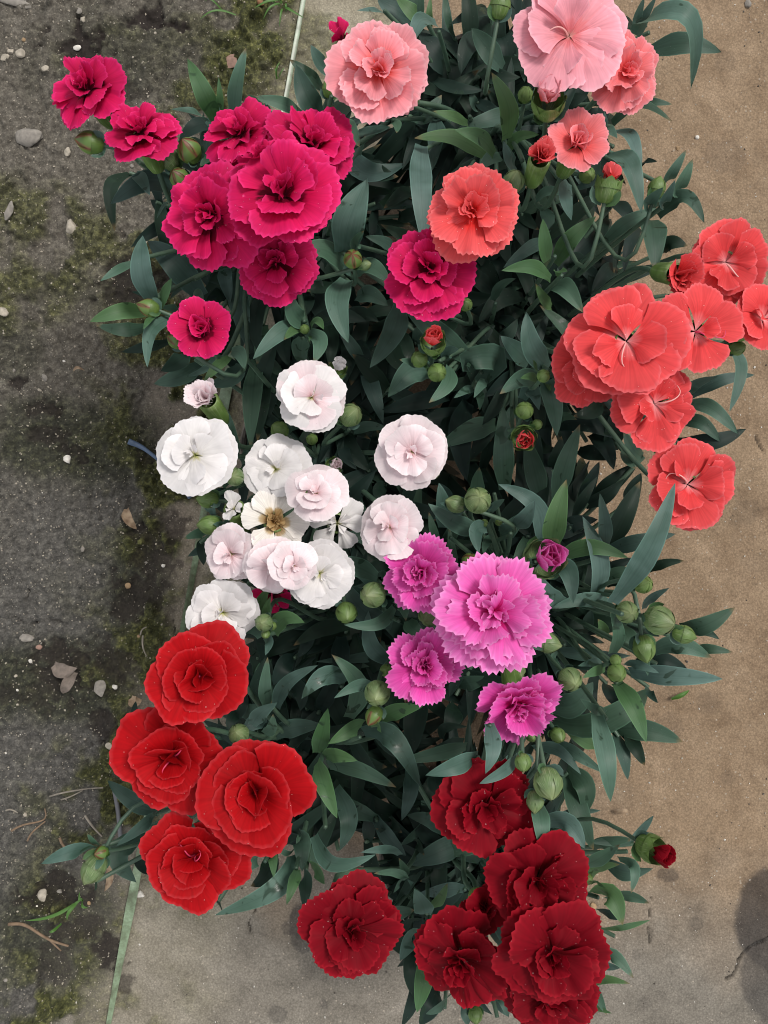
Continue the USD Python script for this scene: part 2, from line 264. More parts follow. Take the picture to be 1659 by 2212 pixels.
for b in ((155, 95, 62, 45), (310, 40, 45, 26), (385, 55, 30, 22), (155, 118, 24, 36), (290, 600, 70, 60, .8), (250, 640, 60, 30, .7), (70, 500, 22, 20, .7), (40, 830, 20, 16, .9),
          (85, 885, 26, 16, .8), (170, 970, 42, 24, .7), (100, 940, 40, 16, .7), (330, 990, 40, 22, .7), (330, 1180, 55, 60, .75), (300, 1290, 60, 50, .75), (150, 1440, 80, 40, .8), (250, 1440, 60, 50, .7),
          (230, 1570, 30, 30, .8), (95, 1930, 60, 40, .8), (170, 2010, 50, 26, .7), (225, 2050, 30, 34, .9), (270, 2130, 22, 18, .7), (120, 2090, 45, 40, .5), (240, 180, 30, 14, .6), (285, 200, 40, 10, .6), (60, 1500, 60, 30, .5)):
    blot(*b)
wet = np.zeros_like(GX)
def stain(x, y, rx, ry, a=1.0, jag=0.25, ang=0.0):
    global wet
    c, s = math.cos(ang), math.sin(ang)
    u, v = (px_ - x) * c + (py_ - y) * s, -(px_ - x) * s + (py_ - y) * c
    q = np.sqrt((u / rx) ** 2 + (v / ry) ** 2) + (n_mid - 0.5) * jag * 2 + (n_fine - 0.5) * jag * .6
    wet = np.maximum(wet, a * (1 - sm(q, 0.85, 1.05)))
for b in ((1668, 1985, 82, 118, 1, .12), (1690, 2120, 95, 110, .75, .25), (653, 1985, 26, 45, .85, .5), (655, 2030, 22, 30, .7, .4), (655, 1905, 9, 11, .6), (600, 1870, 16, 14, .4), (575, 1925, 9, 12, .3), (600, 2190, 22, 20, .4), (700, 2170, 10, 12, .4),
          (1440, 1890, 22, 13, .6, .8), (1505, 1995, 17, 15, .35), (555, 1940, 14, 10, .3), (618, 2005, 8, 12, .5, .6), (482, 1905, 24, 16, .25), (1330, 255, 30, 25, .15), (1345, 165, 14, 11, .3)):
    stain(*b)
rgs = np.random.default_rng(88)
for _ in range(46):
    x_, y_ = rgs.uniform(1180, 1700), rgs.uniform(0, 2212)
    if _ % 4 == 0:
        x_, y_ = rgs.uniform(320, 1300), rgs.uniform(1900, 2250)
    r_ = rgs.uniform(10, 46); stain(x_, y_, r_, r_ * rgs.uniform(.4, 1.1), rgs.uniform(.08, .26), rgs.uniform(.4, 1.0), rgs.uniform(0, 3))
# cracks in the floor
def seg_d(pts):
    best = np.full(GX.shape, 1e9)
    m = clip
    for (x0, y0), (x1, y1) in zip(pts[:-1], pts[1:]):
        dx, dy = x1 - x0, y1 - y0
        t = np.clip(((px_ - x0) * dx + (py_ - y0) * dy) / (dx * dx + dy * dy), 0, 1)
        best = np.minimum(best, np.hypot(px_ - x0 - t * dx, py_ - y0 - t * dy))
    return best
crack = np.zeros_like(GX)
for pts, wd in (([D('L', *p) for p in ((1900, 1180), (1650, 1262), (1600, 1290), (1560, 1305), (1510, 1345), (1475, 1400), (1465, 1450), (1440, 1490), (1400, 1515))], 3.4),
                ([D('F', *p) for p in ((1585, 1290), (1600, 1340), (1630, 1380))], 2.2),
                ([D('L', *p) for p in ((930, 1000), (915, 1200), (925, 1290))], 2.0), ([D('J', *p) for p in ((1590, 1080), (1545, 1160), (1560, 1240))], 2.2),
                ([(0, 1340), (30, 1333), (60, 1350), (100, 1338), (140, 1345)], 3.0), ([D('G', *p) for p in ((1080, 860), (1085, 930), (1110, 980))], 2.5), ([D('G', *p) for p in ((165, 640), (175, 700), (150, 740))], 2.5)):
    dd = seg_d(pts) + (n_fine - 0.5) * 5
    crack = np.maximum(crack, 0.8 * (1 - sm(dd, wd * 0.2, wd * 0.85)))
grey = np.clip(sm(py_ + (n_big - 0.5) * 700, 1650, 2080) + 0.8 * sm(-dist, 380, 100) , 0, 1)     # vignette-like shade painted in as grey towards the lower edge; grey concrete beside strip
Z = (n_fine - 0.5) * (0.0009 + 0.0035 * soil) + (n_mid - 0.5) * (0.0015 + 0.006 * soil) + (n_big - 0.5) * 0.004
Z += moss * (0.0010 + 0.0042 * sm(n_fine, 0.42, 0.7)) - 0.0026 * crack - 0.002 * dark * soil
Z += 0.0025 * soil * sm(fb(420, 2, 9), 0.55, 0.75)
Z = Z * clip
nx, ny = len(gx), len(gy)
gv = np.stack([GX, GY, Z], -1).reshape(-1, 3)
from scipy.interpolate import RegularGridInterpolator
GZ = RegularGridInterpolator((gy, gx), Z, bounds_error=False, fill_value=0)
def gz(x, y):
    return float(GZ((y, x)))
g_mat = mat('ground', {
    'geo': ('geometry', {}),
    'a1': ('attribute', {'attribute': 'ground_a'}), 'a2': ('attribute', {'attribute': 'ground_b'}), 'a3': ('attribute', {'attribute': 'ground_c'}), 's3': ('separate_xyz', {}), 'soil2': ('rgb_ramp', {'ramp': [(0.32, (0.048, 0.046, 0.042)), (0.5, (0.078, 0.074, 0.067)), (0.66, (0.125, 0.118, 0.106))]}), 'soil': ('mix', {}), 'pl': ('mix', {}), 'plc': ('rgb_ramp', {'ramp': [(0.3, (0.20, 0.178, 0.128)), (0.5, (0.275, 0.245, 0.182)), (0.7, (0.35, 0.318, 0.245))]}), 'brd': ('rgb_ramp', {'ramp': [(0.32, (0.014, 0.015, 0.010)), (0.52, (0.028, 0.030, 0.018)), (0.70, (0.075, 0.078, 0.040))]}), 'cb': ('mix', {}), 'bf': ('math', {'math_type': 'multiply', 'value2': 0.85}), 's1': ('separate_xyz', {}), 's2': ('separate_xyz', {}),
    'nb': ('noise_texture', {'scale': 34.0, 'detail': 7.0, 'roughness': 0.68, 'distortion': 0.4}), 'nm': ('noise_texture', {'scale': 190.0, 'detail': 4.0, 'roughness': 0.65}), 'nf': ('noise_texture', {'scale': 760.0, 'detail': 3.0, 'roughness': 0.7}),
    'soil1': ('rgb_ramp', {'ramp': [(0.32, (0.068, 0.060, 0.049)), (0.5, (0.102, 0.091, 0.075)), (0.66, (0.15, 0.135, 0.112))]}),
    'tan': ('rgb_ramp', {'ramp': [(0.28, (0.155, 0.104, 0.064)), (0.42, (0.21, 0.146, 0.092)), (0.58, (0.25, 0.178, 0.115)), (0.74, (0.31, 0.225, 0.15))]}),
    'gry': ('rgb_ramp', {'ramp': [(0.28, (0.110, 0.097, 0.080)), (0.42, (0.158, 0.141, 0.117)), (0.58, (0.19, 0.17, 0.142)), (0.74, (0.245, 0.22, 0.186))]}),
    'mos': ('rgb_ramp', {'ramp': [(0.3, (0.022, 0.024, 0.010)), (0.5, (0.052, 0.055, 0.020)), (0.7, (0.155, 0.155, 0.055))]}),
    'c1': ('mix', {}), 'c2': ('mix', {}), 'c3': ('mix', {}), 'c4': ('mix', {'color2': (0.020, 0.015, 0.013)}), 'c5': ('mix', {'mix_type': 'multiply', 'color2': (0.30, 0.30, 0.32)}), 'c6': ('mix', {'color2': (0.018, 0.016, 0.014)}),
    'vo': ('voronoi_texture', {'scale': 620.0, 'feature': 'f1'}), 'vk': ('map_range', {'from_min': 0.0, 'from_max': 0.75, 'to_min': 1.32, 'to_max': 0.72}), 'fk': ('map_range', {'from_min': 0.3, 'from_max': 0.7, 'to_min': 0.66, 'to_max': 1.36}), 'vf': ('math', {'math_type': 'multiply'}),
    'cc': ('combine_xyz', {}), 'mul': ('mix', {'mix_type': 'multiply', 'fac': 0.62}),
    'v2': ('voronoi_texture', {'scale': 260.0, 'feature': 'f1'}), 'v2c': ('separate_xyz', {}), 'g1': ('math', {'math_type': 'less_than', 'value2': 0.20}), 'g2': ('math', {'math_type': 'greater_than', 'value2': 0.84}), 'gg': ('math', {'math_type': 'multiply'}), 'ggs': ('math', {'math_type': 'multiply', 'value2': 0.62}),
    'grain': ('mix', {'color2': (0.36, 0.31, 0.25)}),
    'bh': ('math', {'math_type': 'multiply_add', 'value2': 0.55}), 'bump': ('bump', {'strength': 0.55, 'distance': 0.0011}),
    'rg': ('map_range', {'from_min': 0.0, 'from_max': 1.0, 'to_min': 0.9, 'to_max': 0.55}),
    'p': ('principled_bsdf', {'specular_ior_level': 0.28}),
}, [('a1.vector', 's1.vector'), ('a2.vector', 's2.vector'), ('geo.position', 'nb.vector'), ('geo.position', 'nm.vector'), ('geo.position', 'nf.vector'),
    ('nm.fac', 'soil1.fac'), ('nb.fac', 'tan.fac'), ('nb.fac', 'gry.fac'), ('nm.fac', 'mos.fac'),
    ('s2.z', 'c1.fac'), ('tan.color', 'c1.color1'), ('gry.color', 'c1.color2'), ('s3.z', 'pl.fac'), ('c1.color', 'pl.color1'), ('nb.fac', 'plc.fac'), ('plc.color', 'pl.color2'), ('s1.x', 'c2.fac'), ('pl.color', 'c2.color1'), ('soil.color', 'c2.color2'), ('a3.vector', 's3.vector'), ('s3.x', 'soil.fac'), ('soil1.color', 'soil.color1'), ('nm.fac', 'soil2.fac'), ('soil2.color', 'soil.color2'),
    ('geo.position', 'v2.vector'), ('v2.color', 'v2c.vector'), ('v2.distance', 'g1.value1'), ('v2c.x', 'g2.value1'), ('g1.value', 'gg.value1'), ('g2.value', 'gg.value2'), ('gg.value', 'ggs.value1'), ('ggs.value', 'grain.fac'), ('c2.color', 'grain.color1'),
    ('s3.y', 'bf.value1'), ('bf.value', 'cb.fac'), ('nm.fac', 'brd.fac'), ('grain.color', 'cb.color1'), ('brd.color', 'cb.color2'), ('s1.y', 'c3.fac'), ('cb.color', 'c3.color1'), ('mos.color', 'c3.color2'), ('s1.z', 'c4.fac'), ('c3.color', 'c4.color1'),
    ('geo.position', 'vo.vector'), ('vo.distance', 'vk.value'), ('nf.fac', 'fk.value'), ('vk.result', 'vf.value1'), ('fk.result', 'vf.value2'),
    ('vf.value', 'cc.x'), ('vf.value', 'cc.y'), ('vf.value', 'cc.z'), ('c4.color', 'mul.color1'), ('cc.vector', 'mul.color2'),
    ('s2.x', 'c5.fac'), ('mul.color', 'c5.color1'), ('s2.y', 'c6.fac'), ('c5.color', 'c6.color1'), ('c6.color', 'p.base_color'),
    ('nf.fac', 'bh.value1'), ('nm.fac', 'bh.value3'), ('bh.value', 'bump.height'), ('bump.normal', 'p.normal'), ('s2.x', 'rg.value'), ('rg.result', 'p.roughness')], surface='p.BSDF')
gp = mesh('/World', 'ground', (gv, quads(nx, ny)), g_mat, smooth=True)
tag(gp, 'dark mossy soil meeting dusty tan concrete floor', kind='structure')
pale = np.clip(sm(-dist, -90, 10) * (1 - sm(-dist, 130, 330)) * (1 - sm(py_, 500, 1300) * 0.55) + (n_mid - .5) * .5, 0, 1) * sm(-dist, -90, 0) * (1 - sm(-dist, 200, 380))
lower = sm(py_ + (n_big - 0.5) * 500, 650, 1250)
for nm, chans in (('ground_a', (soil, moss, dark)), ('ground_b', (wet, crack, grey)), ('ground_c', (lower, broad, pale))):
    pv = UsdGeom.PrimvarsAPI(stage.GetPrimAtPath(gp)).CreatePrimvar(nm, Sdf.ValueTypeNames.Float3Array, 'vertex')
    pv.Set(Vt.Vec3fArray.FromNumpy(np.stack([c.ravel() for c in chans], 1).astype(np.float32)))

# ------------------------------------------------------------------ plants: leaves
def leaf_geo(curve, width, roll=0.0, fold=0.22, n=13, rng=None, twist=0.0):
    c = spline(curve, n); t = np.gradient(c, axis=0); t /= np.linalg.norm(t, axis=1, keepdims=True)
    s = np.cross(t, [0, 0, 1.0]); ln = np.linalg.norm(s, axis=1, keepdims=True)
    s = np.where(ln > 0.05, s / np.maximum(ln, 1e-9), 0)
    for i in range(1, n):
        if not s[i].any() or s[i] @ s[i - 1] < -0.2:
            s[i] = s[i - 1]
    up = np.cross(s, t)
    v = np.linspace(0, 1, n)
    ro = roll + twist * (v - 0.3)
    s2 = np.cos(ro)[:, None] * s + np.sin(ro)[:, None] * up
    u2 = -np.sin(ro)[:, None] * s + np.cos(ro)[:, None] * up
    w = 0.5 * width * (0.52 + 0.48 * sm(v, 0, 0.42)) * np.clip(1 - v ** 2.9, 0, 1) ** 0.85
    u = np.array([-1, -0.62, -0.28, 0, 0.28, 0.62, 1.0])
    prof = fold * (np.abs(u) ** 1.3)
    wav = (0.05 * width * np.sin(v * 9 + rng.uniform(0, 6)) if rng is not None else 0 * v)
    pts = c[:, None] + (w[:, None] * u[None])[..., None] * s2[:, None] + (w[:, None] * prof[None] + wav[:, None] * (u[None] ** 3) * 0.6)[..., None] * u2[:, None]
    uv = np.stack(np.broadcast_arrays((u[None] + 1) / 2, v[:, None]), -1).reshape(-1, 2)
    return (pts.reshape(-1, 3), quads(len(u), n)), uv

LEVEL = {'m': (0.165, 0.182), 'h': (0.232, 0.243), 'd': (0.115, 0.125), 'u': (0.195, 0.212), 'l': (0.13, 0.14)}
# traced leaves: tile, points in the tile (base ... tip), width, flags (m/u/h/d/l: height, g: young green)
LEAVES = """
A 1345,755 1260,560 1165,365 112 ug;A 1455,735 1475,520 1530,298 98 m;A 1375,735 1370,610 1360,478 46 ug;A 1290,755 1190,690 1055,680 50 m;A 1375,800 1230,780 1110,880 105 l;A 1130,1195 930,1130 690,1268 135 m;A 840,1080 890,1130 932,1215 80 u
A 810,1085 700,1150 715,1440 80 l;A 1140,1310 1030,1310 935,1240 100 d;A 1060,1250 1010,1290 975,1360 25 m;A 1220,1580 1080,1530 930,1540 80 d;A 1350,960 1290,990 1240,1040 60 d;A 1659,660 1590,620 1528,585 45 m
D 955,455 885,250 888,42 150 u;D 1255,425 1060,190 920,75 150 l;D 845,205 730,260 622,328 66 m;D 985,492 1030,400 1070,308 100 ug;D 935,440 870,405 820,394 34 m;D 925,525 740,520 558,580 100 mg;D 920,610 760,630 598,600 80 l
D 965,552 920,580 892,627 40 ug;D 1075,558 940,650 917,862 92 u;D 1060,700 900,740 752,768 75 l;D 1160,790 1070,850 998,886 100 m;D 1245,850 1100,930 957,966 105 l;D 1330,800 1250,890 1160,920 50 m;D 1430,800 1340,870 1262,962 66 mg
D 1500,845 1420,940 1295,975 100 l;D 1440,765 1500,790 1520,875 80 m;D 1235,915 1200,1000 1197,1095 85 d;D 1220,150 1090,100 955,98 70 d;D 1245,180 1270,270 1285,356 95 l;D 1395,245 1410,350 1432,466 85 l;D 1480,270 1495,500 1545,745 125 l;D 1640,390 1590,570 1605,765 125 l;D 1420,400 1350,420 1285,445 95 d;D 1150,500 1080,500 990,485 60 m;D 1200,430 1230,410 1268,450 70 m
B 560,1570 610,1330 705,1110 190 u;B 450,785 330,600 263,400 135 m;B 440,560 330,460 222,370 88 m;B 475,470 400,370 352,278 95 m;B 315,720 160,640 -5,603 80 m;B 478,775 480,720 497,652 60 ug;B 1000,140 880,60 765,-10 150 l;B 810,80 730,60 640,66 40 m;B 1050,140 980,70 880,-20 90 lg
B 1135,150 1040,130 980,280 105 m;B 1235,455 1130,330 1035,190 165 d;B 510,768 580,790 658,915 110 m;B 580,775 710,750 845,760 66 m;B 640,825 750,815 850,790 80 m;B 860,760 890,780 886,828 60 m;B 1000,745 1090,700 1168,590 95 l;B 1330,770 1220,720 1108,690 70 mg;B 1445,970 1210,850 1000,860 112 mg;B 1490,965 1390,850 1245,808 100 ug
B 1570,865 1580,660 1478,452 110 ug;B 1640,710 1450,750 1275,795 110 l;B 1535,975 1460,1000 1392,1075 90 m;B 1640,1070 1590,980 1556,878 72 m;B 1380,690 1365,630 1343,563 60 l;B 1545,430 1450,300 1355,175 120 l;B 1460,250 1330,290 1288,465 115 l;B 1410,445 1530,480 1659,480 90 d;B 1040,905 1040,1200 1065,1570 130 m
B 1135,745 1130,900 1110,1060 100 l;B 560,900 740,1080 960,1010 130 d;B 760,1290 740,1400 730,1550 52 d;B 990,1180 900,1220 805,1298 75 l;B 520,1230 590,1120 690,1080 90 d;B 500,1355 530,1370 572,1372 70 m;B 1480,75 1350,90 1215,155 85 d;B 1250,250 1200,100 1190,-40 45 d;B 1100,200 1090,80 1100,-20 40 dg;B 1000,500 1100,560 1190,590 80 d;B 650,1000 800,1090 900,1100 120 d;B 800,1240 880,1230 1000,1160 110 d;B 900,1350 1000,1330 1090,1290 80 d;B 700,1380 780,1480 820,1560 70 d;B 1300,930 1400,900 1500,870 60 d
B 1300,340 1250,480 1280,600 90 d;B 1130,500 1300,560 1430,560 80 d;B 1390,620 1480,680 1560,700 70 d
C 830,215 960,90 1090,70 1178,558 130 u;C 890,330 1130,270 1368,325 118 l;C 825,165 770,130 715,105 60 l;C 835,200 850,100 890,-20 60 m;C 850,180 900,90 970,-30 60 m;C 690,770 860,650 1060,755 92 m;C 850,650 950,635 1068,650 48 l;C 820,650 870,610 930,580 60 l;C 600,820 660,805 722,862 78 m;C 600,840 640,770 640,690 62 m;C 690,820 800,850 865,1080 95 m;C 655,970 780,1000 872,1325 130 u
C 865,1030 910,1000 970,1005 40 l;C 1005,1165 1080,1050 1152,930 64 m;C 1060,1225 1130,1120 1193,985 80 m;C 900,1310 950,1230 1008,1165 85 u;C 985,1300 1040,1210 1083,1118 60 u;C 975,1340 1150,1230 1262,1385 95 m;C 650,1495 810,1370 1003,1300 84 m;C 930,1370 945,1480 955,1680 150 m;C 1000,1570 1070,1510 1160,1530 90 l;C 415,1135 400,1250 436,1372 92 u
C 215,1245 310,1190 402,1203 70 m;C 40,940 120,850 235,838 70 mg;C 105,1070 40,980 12,875 72 u;C 335,1640 440,1480 590,1345 105 mg;C 290,1645 270,1500 258,1360 88 ug;C 120,1320 180,1390 235,1430 70 d;C 585,1165 520,1190 470,1240 90 d;C 260,1300 290,1380 270,1480 80 d;C 470,1160 540,1130 640,1120 90 l;C 560,1240 600,1150 740,1080 90 d;C 690,1260 760,1300 830,1400 90 d;C 650,1350 640,1430 630,1500 50 d;C 40,1330 110,1420 160,1560 110 d;C 360,700 460,620 540,600 90 d;C 300,640 400,560 480,540 80 d
C 700,720 660,780 640,830 80 d;C 50,1420 20,1560 60,1659 90 d;C 760,1430 720,1560 700,1700 60 d;C 860,1420 790,1540 760,1700 70 d
F 305,315 160,235 2,262 86 ug;F 410,330 470,180 420,160 90 d;F 340,290 370,260 412,268 50 ug;F 315,370 400,370 507,522 112 m;F 310,490 260,430 213,342 66 mg;F 290,870 180,700 155,518 130 u;F 170,840 90,750 -5,668 112 m;F 235,955 110,940 -10,1030 110 u;F 285,945 320,1080 347,1292 122 u;F 310,900 350,850 366,788 55 ug;F 240,885 210,850 198,815 36 ug;F 335,935 390,880 440,865 95 l
F 225,950 170,920 118,932 50 ug;F 270,960 290,980 305,1012 40 ug;F 130,1060 190,1000 235,1130 90 m;F 330,1225 400,1170 473,1190 60 m;F 600,1080 540,1150 447,1168 95 l;F 340,1230 540,1210 745,1310 112 d;F 345,1700 410,1430 490,1218 115 m;F 250,1690 200,1480 155,1290 120 l;F 640,1090 650,1180 740,1270 100 d;F 1130,1055 1230,960 1352,918 62 m;F 1160,1050 1350,950 1577,910 72 l;F 1400,720 1490,860 1418,1142 84 m
F 1160,1090 1310,1120 1472,1278 92 m;F 1120,1200 1240,1210 1362,1325 84 l;F 1090,1330 1290,1330 1522,1248 100 l;F 780,1390 800,1440 835,1495 92 l;F 560,1700 720,1560 850,1460 100 d;F 500,1700 560,1560 610,1450 80 d;F 790,1700 830,1600 870,1520 90 l;F 880,1420 820,1370 760,1260 90 l;F 430,560 350,620 340,700 90 d;F 690,470 600,380 540,290 120 d;F 480,460 420,330 430,170 120 d;F 300,650 390,640 410,620 80 d;F 720,240 640,290 560,400 90 d;F 480,1380 580,1400 720,1430 90 d;F 190,1250 270,1370 345,1370 80 d
F 1020,420 1180,460 1390,470 80 l;F 310,1500 350,1400 375,1290 80 d;F 560,1280 650,1360 700,1500 100 d;F 690,1380 700,1260 700,1110 110 d
I 245,380 190,120 -20,10 112 m;I 90,270 160,200 210,110 100 u;I 310,410 350,180 405,-20 128 ug;I 455,208 510,100 600,-40 62 l;I 520,140 660,70 770,-30 90 d;I 645,415 640,220 612,65 82 m;I 660,405 750,220 865,-10 130 l;I 350,480 560,400 790,470 98 mg;I 640,430 850,370 1085,320 90 l;I 690,745 930,400 1082,0 122 h;I 570,745 610,480 503,205 132 m;I 910,550 1020,500 1138,486 60 l
I 640,625 740,560 840,545 95 l;I 330,510 420,560 446,755 112 u;I 400,745 300,690 250,590 100 m;I 695,795 500,730 308,785 92 m;I 690,1060 720,900 675,775 90 u;I 885,785 960,700 1046,655 56 m;I 1120,900 1260,890 1458,775 108 m;I 1200,945 1280,930 1357,976 50 l;I 940,1050 1120,1010 1310,1092 112 m;I 1180,1040 1300,1035 1438,1056 58 l;I 800,1180 1040,1200 1378,1222 120 m;I 870,1060 900,1130 912,1204 56 u
I 770,1135 870,1140 982,1186 58 u;I 735,885 800,980 880,1110 100 l;I 645,1160 570,1180 505,1215 58 ug;I 625,1135 550,1120 478,1142 52 m;I 715,1245 810,1370 903,1618 112 ug;I 300,1385 460,1370 570,1240 140 l;I 310,1470 560,1510 780,1410 915,1290 135 l;I 645,1435 570,1400 490,1345 60 m;I 590,1500 650,1900 680,2000 10 d;I 690,1530 900,1540 1128,1612 120 l;I 910,1270 940,1330 974,1372 50 l;I 400,990 520,970 645,1000 56 d
I 610,960 630,900 600,850 70 dg;I 590,1640 480,1590 385,1530 70 lg;I 760,1500 800,1570 860,1659 90 d;I 850,1120 1000,1100 1160,1165 90 d;I 290,870 420,880 550,900 70 d;I 500,940 540,850 560,790 90 d;I 640,560 700,520 830,470 70 d;I 420,640 470,600 510,540 60 d;I 360,340 430,260 600,230 100 d;I 650,640 760,600 910,590 60 d;I 430,1050 480,1110 560,1100 70 d;I 350,1050 330,1100 370,1140 40 m;I 600,1190 560,1300 590,1400 90 d;I 650,1250 690,1330 720,1400 90 d;I 20,330 60,200 150,60 110 d
L 595,-130 650,150 680,408 132 u;H 770,595 560,510 366,528 110 u;H 860,880 660,780 506,550 118 m;H 730,645 660,580 597,567 52 m;H 870,775 760,880 560,885 80 u;H 880,760 930,780 945,862 74 u;H 830,605 790,570 766,592 50 u;H 860,1120 720,980 712,795 100 m;H 125,945 210,840 315,872 96 ug;H 75,825 40,760 92,650 84 ug;H 95,850 80,780 105,708 50 ug;H 80,965 95,1010 72,1072 56 u;H 140,1400 240,1220 397,1136 84 m;H 80,1390 70,1240 85,1085 76 m
H 15,1375 20,1240 70,1085 80 l;H 590,1460 640,1230 482,1068 112 m;H 570,1240 420,1210 295,1345 112 m;H 730,1260 620,1270 497,1342 72 u;H 850,1230 920,1270 943,1366 62 m;H 790,1480 920,1410 1053,1392 100 mg;H 680,1495 600,1540 460,1628 92 mg;H 720,1510 770,1510 792,1556 56 ug;H 395,1680 430,1540 460,1405 100 mg;H 120,1580 270,1520 430,1510 110 l;H 680,1550 850,1580 1035,1893 125 m;H 810,1500 880,1560 920,1670 72 l
H 600,890 420,910 245,1015 90 d;H 490,780 470,850 435,920 56 d;H 545,960 540,1100 560,1260 105 d;H 1040,1310 1000,1500 985,1700 130 d;H 1135,380 1110,280 1088,185 56 l;H 1400,290 1230,240 1082,130 110 u;H 1175,280 1180,140 1150,2 100 m;H 1240,165 1200,140 1152,126 36 u;H 1470,185 1510,130 1560,102 56 u;H 1450,285 1380,310 1400,440 92 u;H 1540,320 1610,270 1680,180 100 m;H 1260,1260 1370,1240 1495,1215 95 d;H 1170,1595 1190,1520 1330,1520 50 l
H 1465,1500 1480,1700 1440,1810 96 h;H -10,1510 60,1420 145,1368 88 m;H 60,1560 110,1520 120,1440 70 m;H 940,960 860,900 780,860 90 d;H 960,860 1010,920 1080,950 90 l;H 680,1180 760,1130 850,1150 90 d;H 230,1240 300,1330 290,1420 100 d;H 250,1090 180,1150 120,1260 100 d;H 330,900 330,1000 270,1090 80 d;H 1270,330 1330,370 1290,420 80 d;H 1500,420 1560,380 1659,340 80 d;H 1490,330 1440,390 1430,450 50 m;H 620,60 660,150 700,180 90 d;H 830,20 770,60 760,110 80 d;H 1000,160 1060,260 1120,360 90 d;H 450,1130 500,1250 440,1300 80 d;H 330,1390 400,1330 560,1300 80 d
H 900,1290 870,1400 900,1500 100 d;H 1250,1380 1230,1480 1190,1560 110 d;H 1300,1620 1200,1659 1060,1700 110 l;H 660,720 600,690 540,740 80 d
K 1320,60 1120,110 896,158 92 m;K 1390,120 1230,190 1066,242 108 h;K 1640,125 1530,230 1402,294 80 h;K 440,120 530,120 645,150 84 mg;K 460,175 640,200 885,316 105 m;K 395,160 440,310 518,508 105 ug;K 510,320 590,520 535,708 105 l;K 965,190 975,340 918,524 92 m;K 365,480 500,470 655,430 80 l;K 375,620 500,790 755,735 92 u;K 910,735 790,700 660,722 62 m;K 1335,640 1150,720 965,800 130 l;K 1195,600 1070,510 950,490 92 l
K 950,885 850,840 748,852 60 m;K 940,870 930,810 902,755 52 m;K 945,885 900,920 866,975 52 m;K 960,890 980,910 975,940 30 m;K 1065,1105 1040,1030 995,950 112 m;K 1105,1065 1170,990 1205,912 62 mg;K 1310,945 1160,960 1010,985 90 l;K 1050,1180 960,1170 885,1205 95 l;K 1005,1215 960,1290 908,1396 104 m;K 995,1280 970,1450 1005,1632 84 l;K 1090,1330 1060,1500 1014,1718 116 mg;K 1140,1560 1100,1680 1030,1800 110 l;K 1210,1610 1150,1680 1072,1726 92 m
K 295,600 300,700 300,840 105 m;K 120,700 120,790 123,878 60 ug;K 255,690 200,720 155,690 60 m;K 270,825 240,930 203,1048 70 ug;K 310,830 320,950 310,1075 84 m;K 350,790 400,850 440,920 84 mg;K 240,740 180,900 -240,1110 112 m;K 60,740 0,770 -80,860 100 m;K 400,480 430,560 480,640 70 d;K 1280,700 1290,790 1265,885 90 d;K 1430,1530 1500,1640 1582,1745 60 l;K 1360,1640 1320,1720 1330,1800 90 l;K 340,570 320,660 400,820 100 l;K 120,690 60,880 -20,930 100 l;K 700,790 705,830 730,870 60 d;K 860,620 830,600 755,570 50 d;K 850,510 880,560 920,600 60 d;K 1010,640 1030,690 1060,740 50 l;K 1100,830 1080,880 1030,900 60 l;K 990,960 1000,1040 930,1100 90 l
K 800,1130 930,1090 1000,1080 90 l;K 960,60 980,160 1000,260 110 d;K 560,110 700,170 830,190 100 d;K 1150,240 1100,330 1000,390 110 d;K 1130,220 1160,330 1230,380 100 l
J 595,690 430,720 256,792 92 m;J 620,675 580,650 540,600 40 m;J 985,470 880,560 720,685 70 m;J 900,590 740,740 850,910 120 l;J 1000,770 900,800 830,780 100 l;J 600,895 600,930 588,965 36 m;J 1000,470 800,380 668,272 100 l;J 1360,1020 1370,1060 1381,1088 60 m;J 845,1480 840,1460 838,1370 10 d
L 260,540 420,545 522,700 130 m;L 220,400 250,560 258,718 105 h;L 400,230 490,480 575,705 110 l;L 410,200 520,310 515,490 115 l;L 370,485 490,465 617,461 50 l;L 200,70 360,90 497,238 70 m;L 340,30 500,130 645,230 72 m;L 705,-30 760,120 787,268 90 l;L 780,-20 840,80 893,182 80 l;L 815,640 870,580 947,492 70 m;L 500,810 640,740 740,670 92 m;L 820,660 680,650 540,660 60 l;L 550,880 640,800 738,795 86 mg;L 730,760 830,830 806,976 66 m;L 640,770 780,840 945,820 110 l
L 565,970 690,1000 757,1175 135 ug;L 660,1010 800,990 923,1040 76 l;L 610,1190 770,1180 930,1140 52 mg;L 560,1380 710,1370 824,1505 84 m;L 560,1370 640,1420 745,1440 60 l;L 520,1500 590,1600 655,1732 74 m;L 540,1560 670,1510 803,1538 52 mg;L 500,1640 600,1690 687,1722 42 mg;L 430,1740 500,1720 552,1800 60 m;L -20,1560 20,1660 44,1748 62 l;L 550,915 600,910 648,945 40 ug;L 530,870 545,850 570,840 40 ug;L 600,1080 690,1110 768,1135 60 d;L 80,1660 100,1680 70,1700 40 m;L 300,440 280,500 285,560 70 d;L 560,700 640,660 820,640 90 l;L 60,120 10,180 -80,250 80 m
E 560,235 400,125 256,160 122 u;E 640,140 640,70 682,14 66 u;E 635,275 740,240 850,340 112 m;E 600,280 560,220 530,170 60 m;E 880,145 800,80 692,48 70 m;E 575,320 520,480 588,712 142 u;E 320,600 240,500 223,392 112 u;E 295,615 160,650 -5,812 112 u;E 300,640 240,640 187,692 64 ug;E 355,610 400,580 434,628 60 ug;E 345,645 410,720 368,838 98 u;E 338,655 352,670 345,704 30 ug;E 365,590 530,540 698,575 105 l;E 555,575 670,530 778,580 86 d
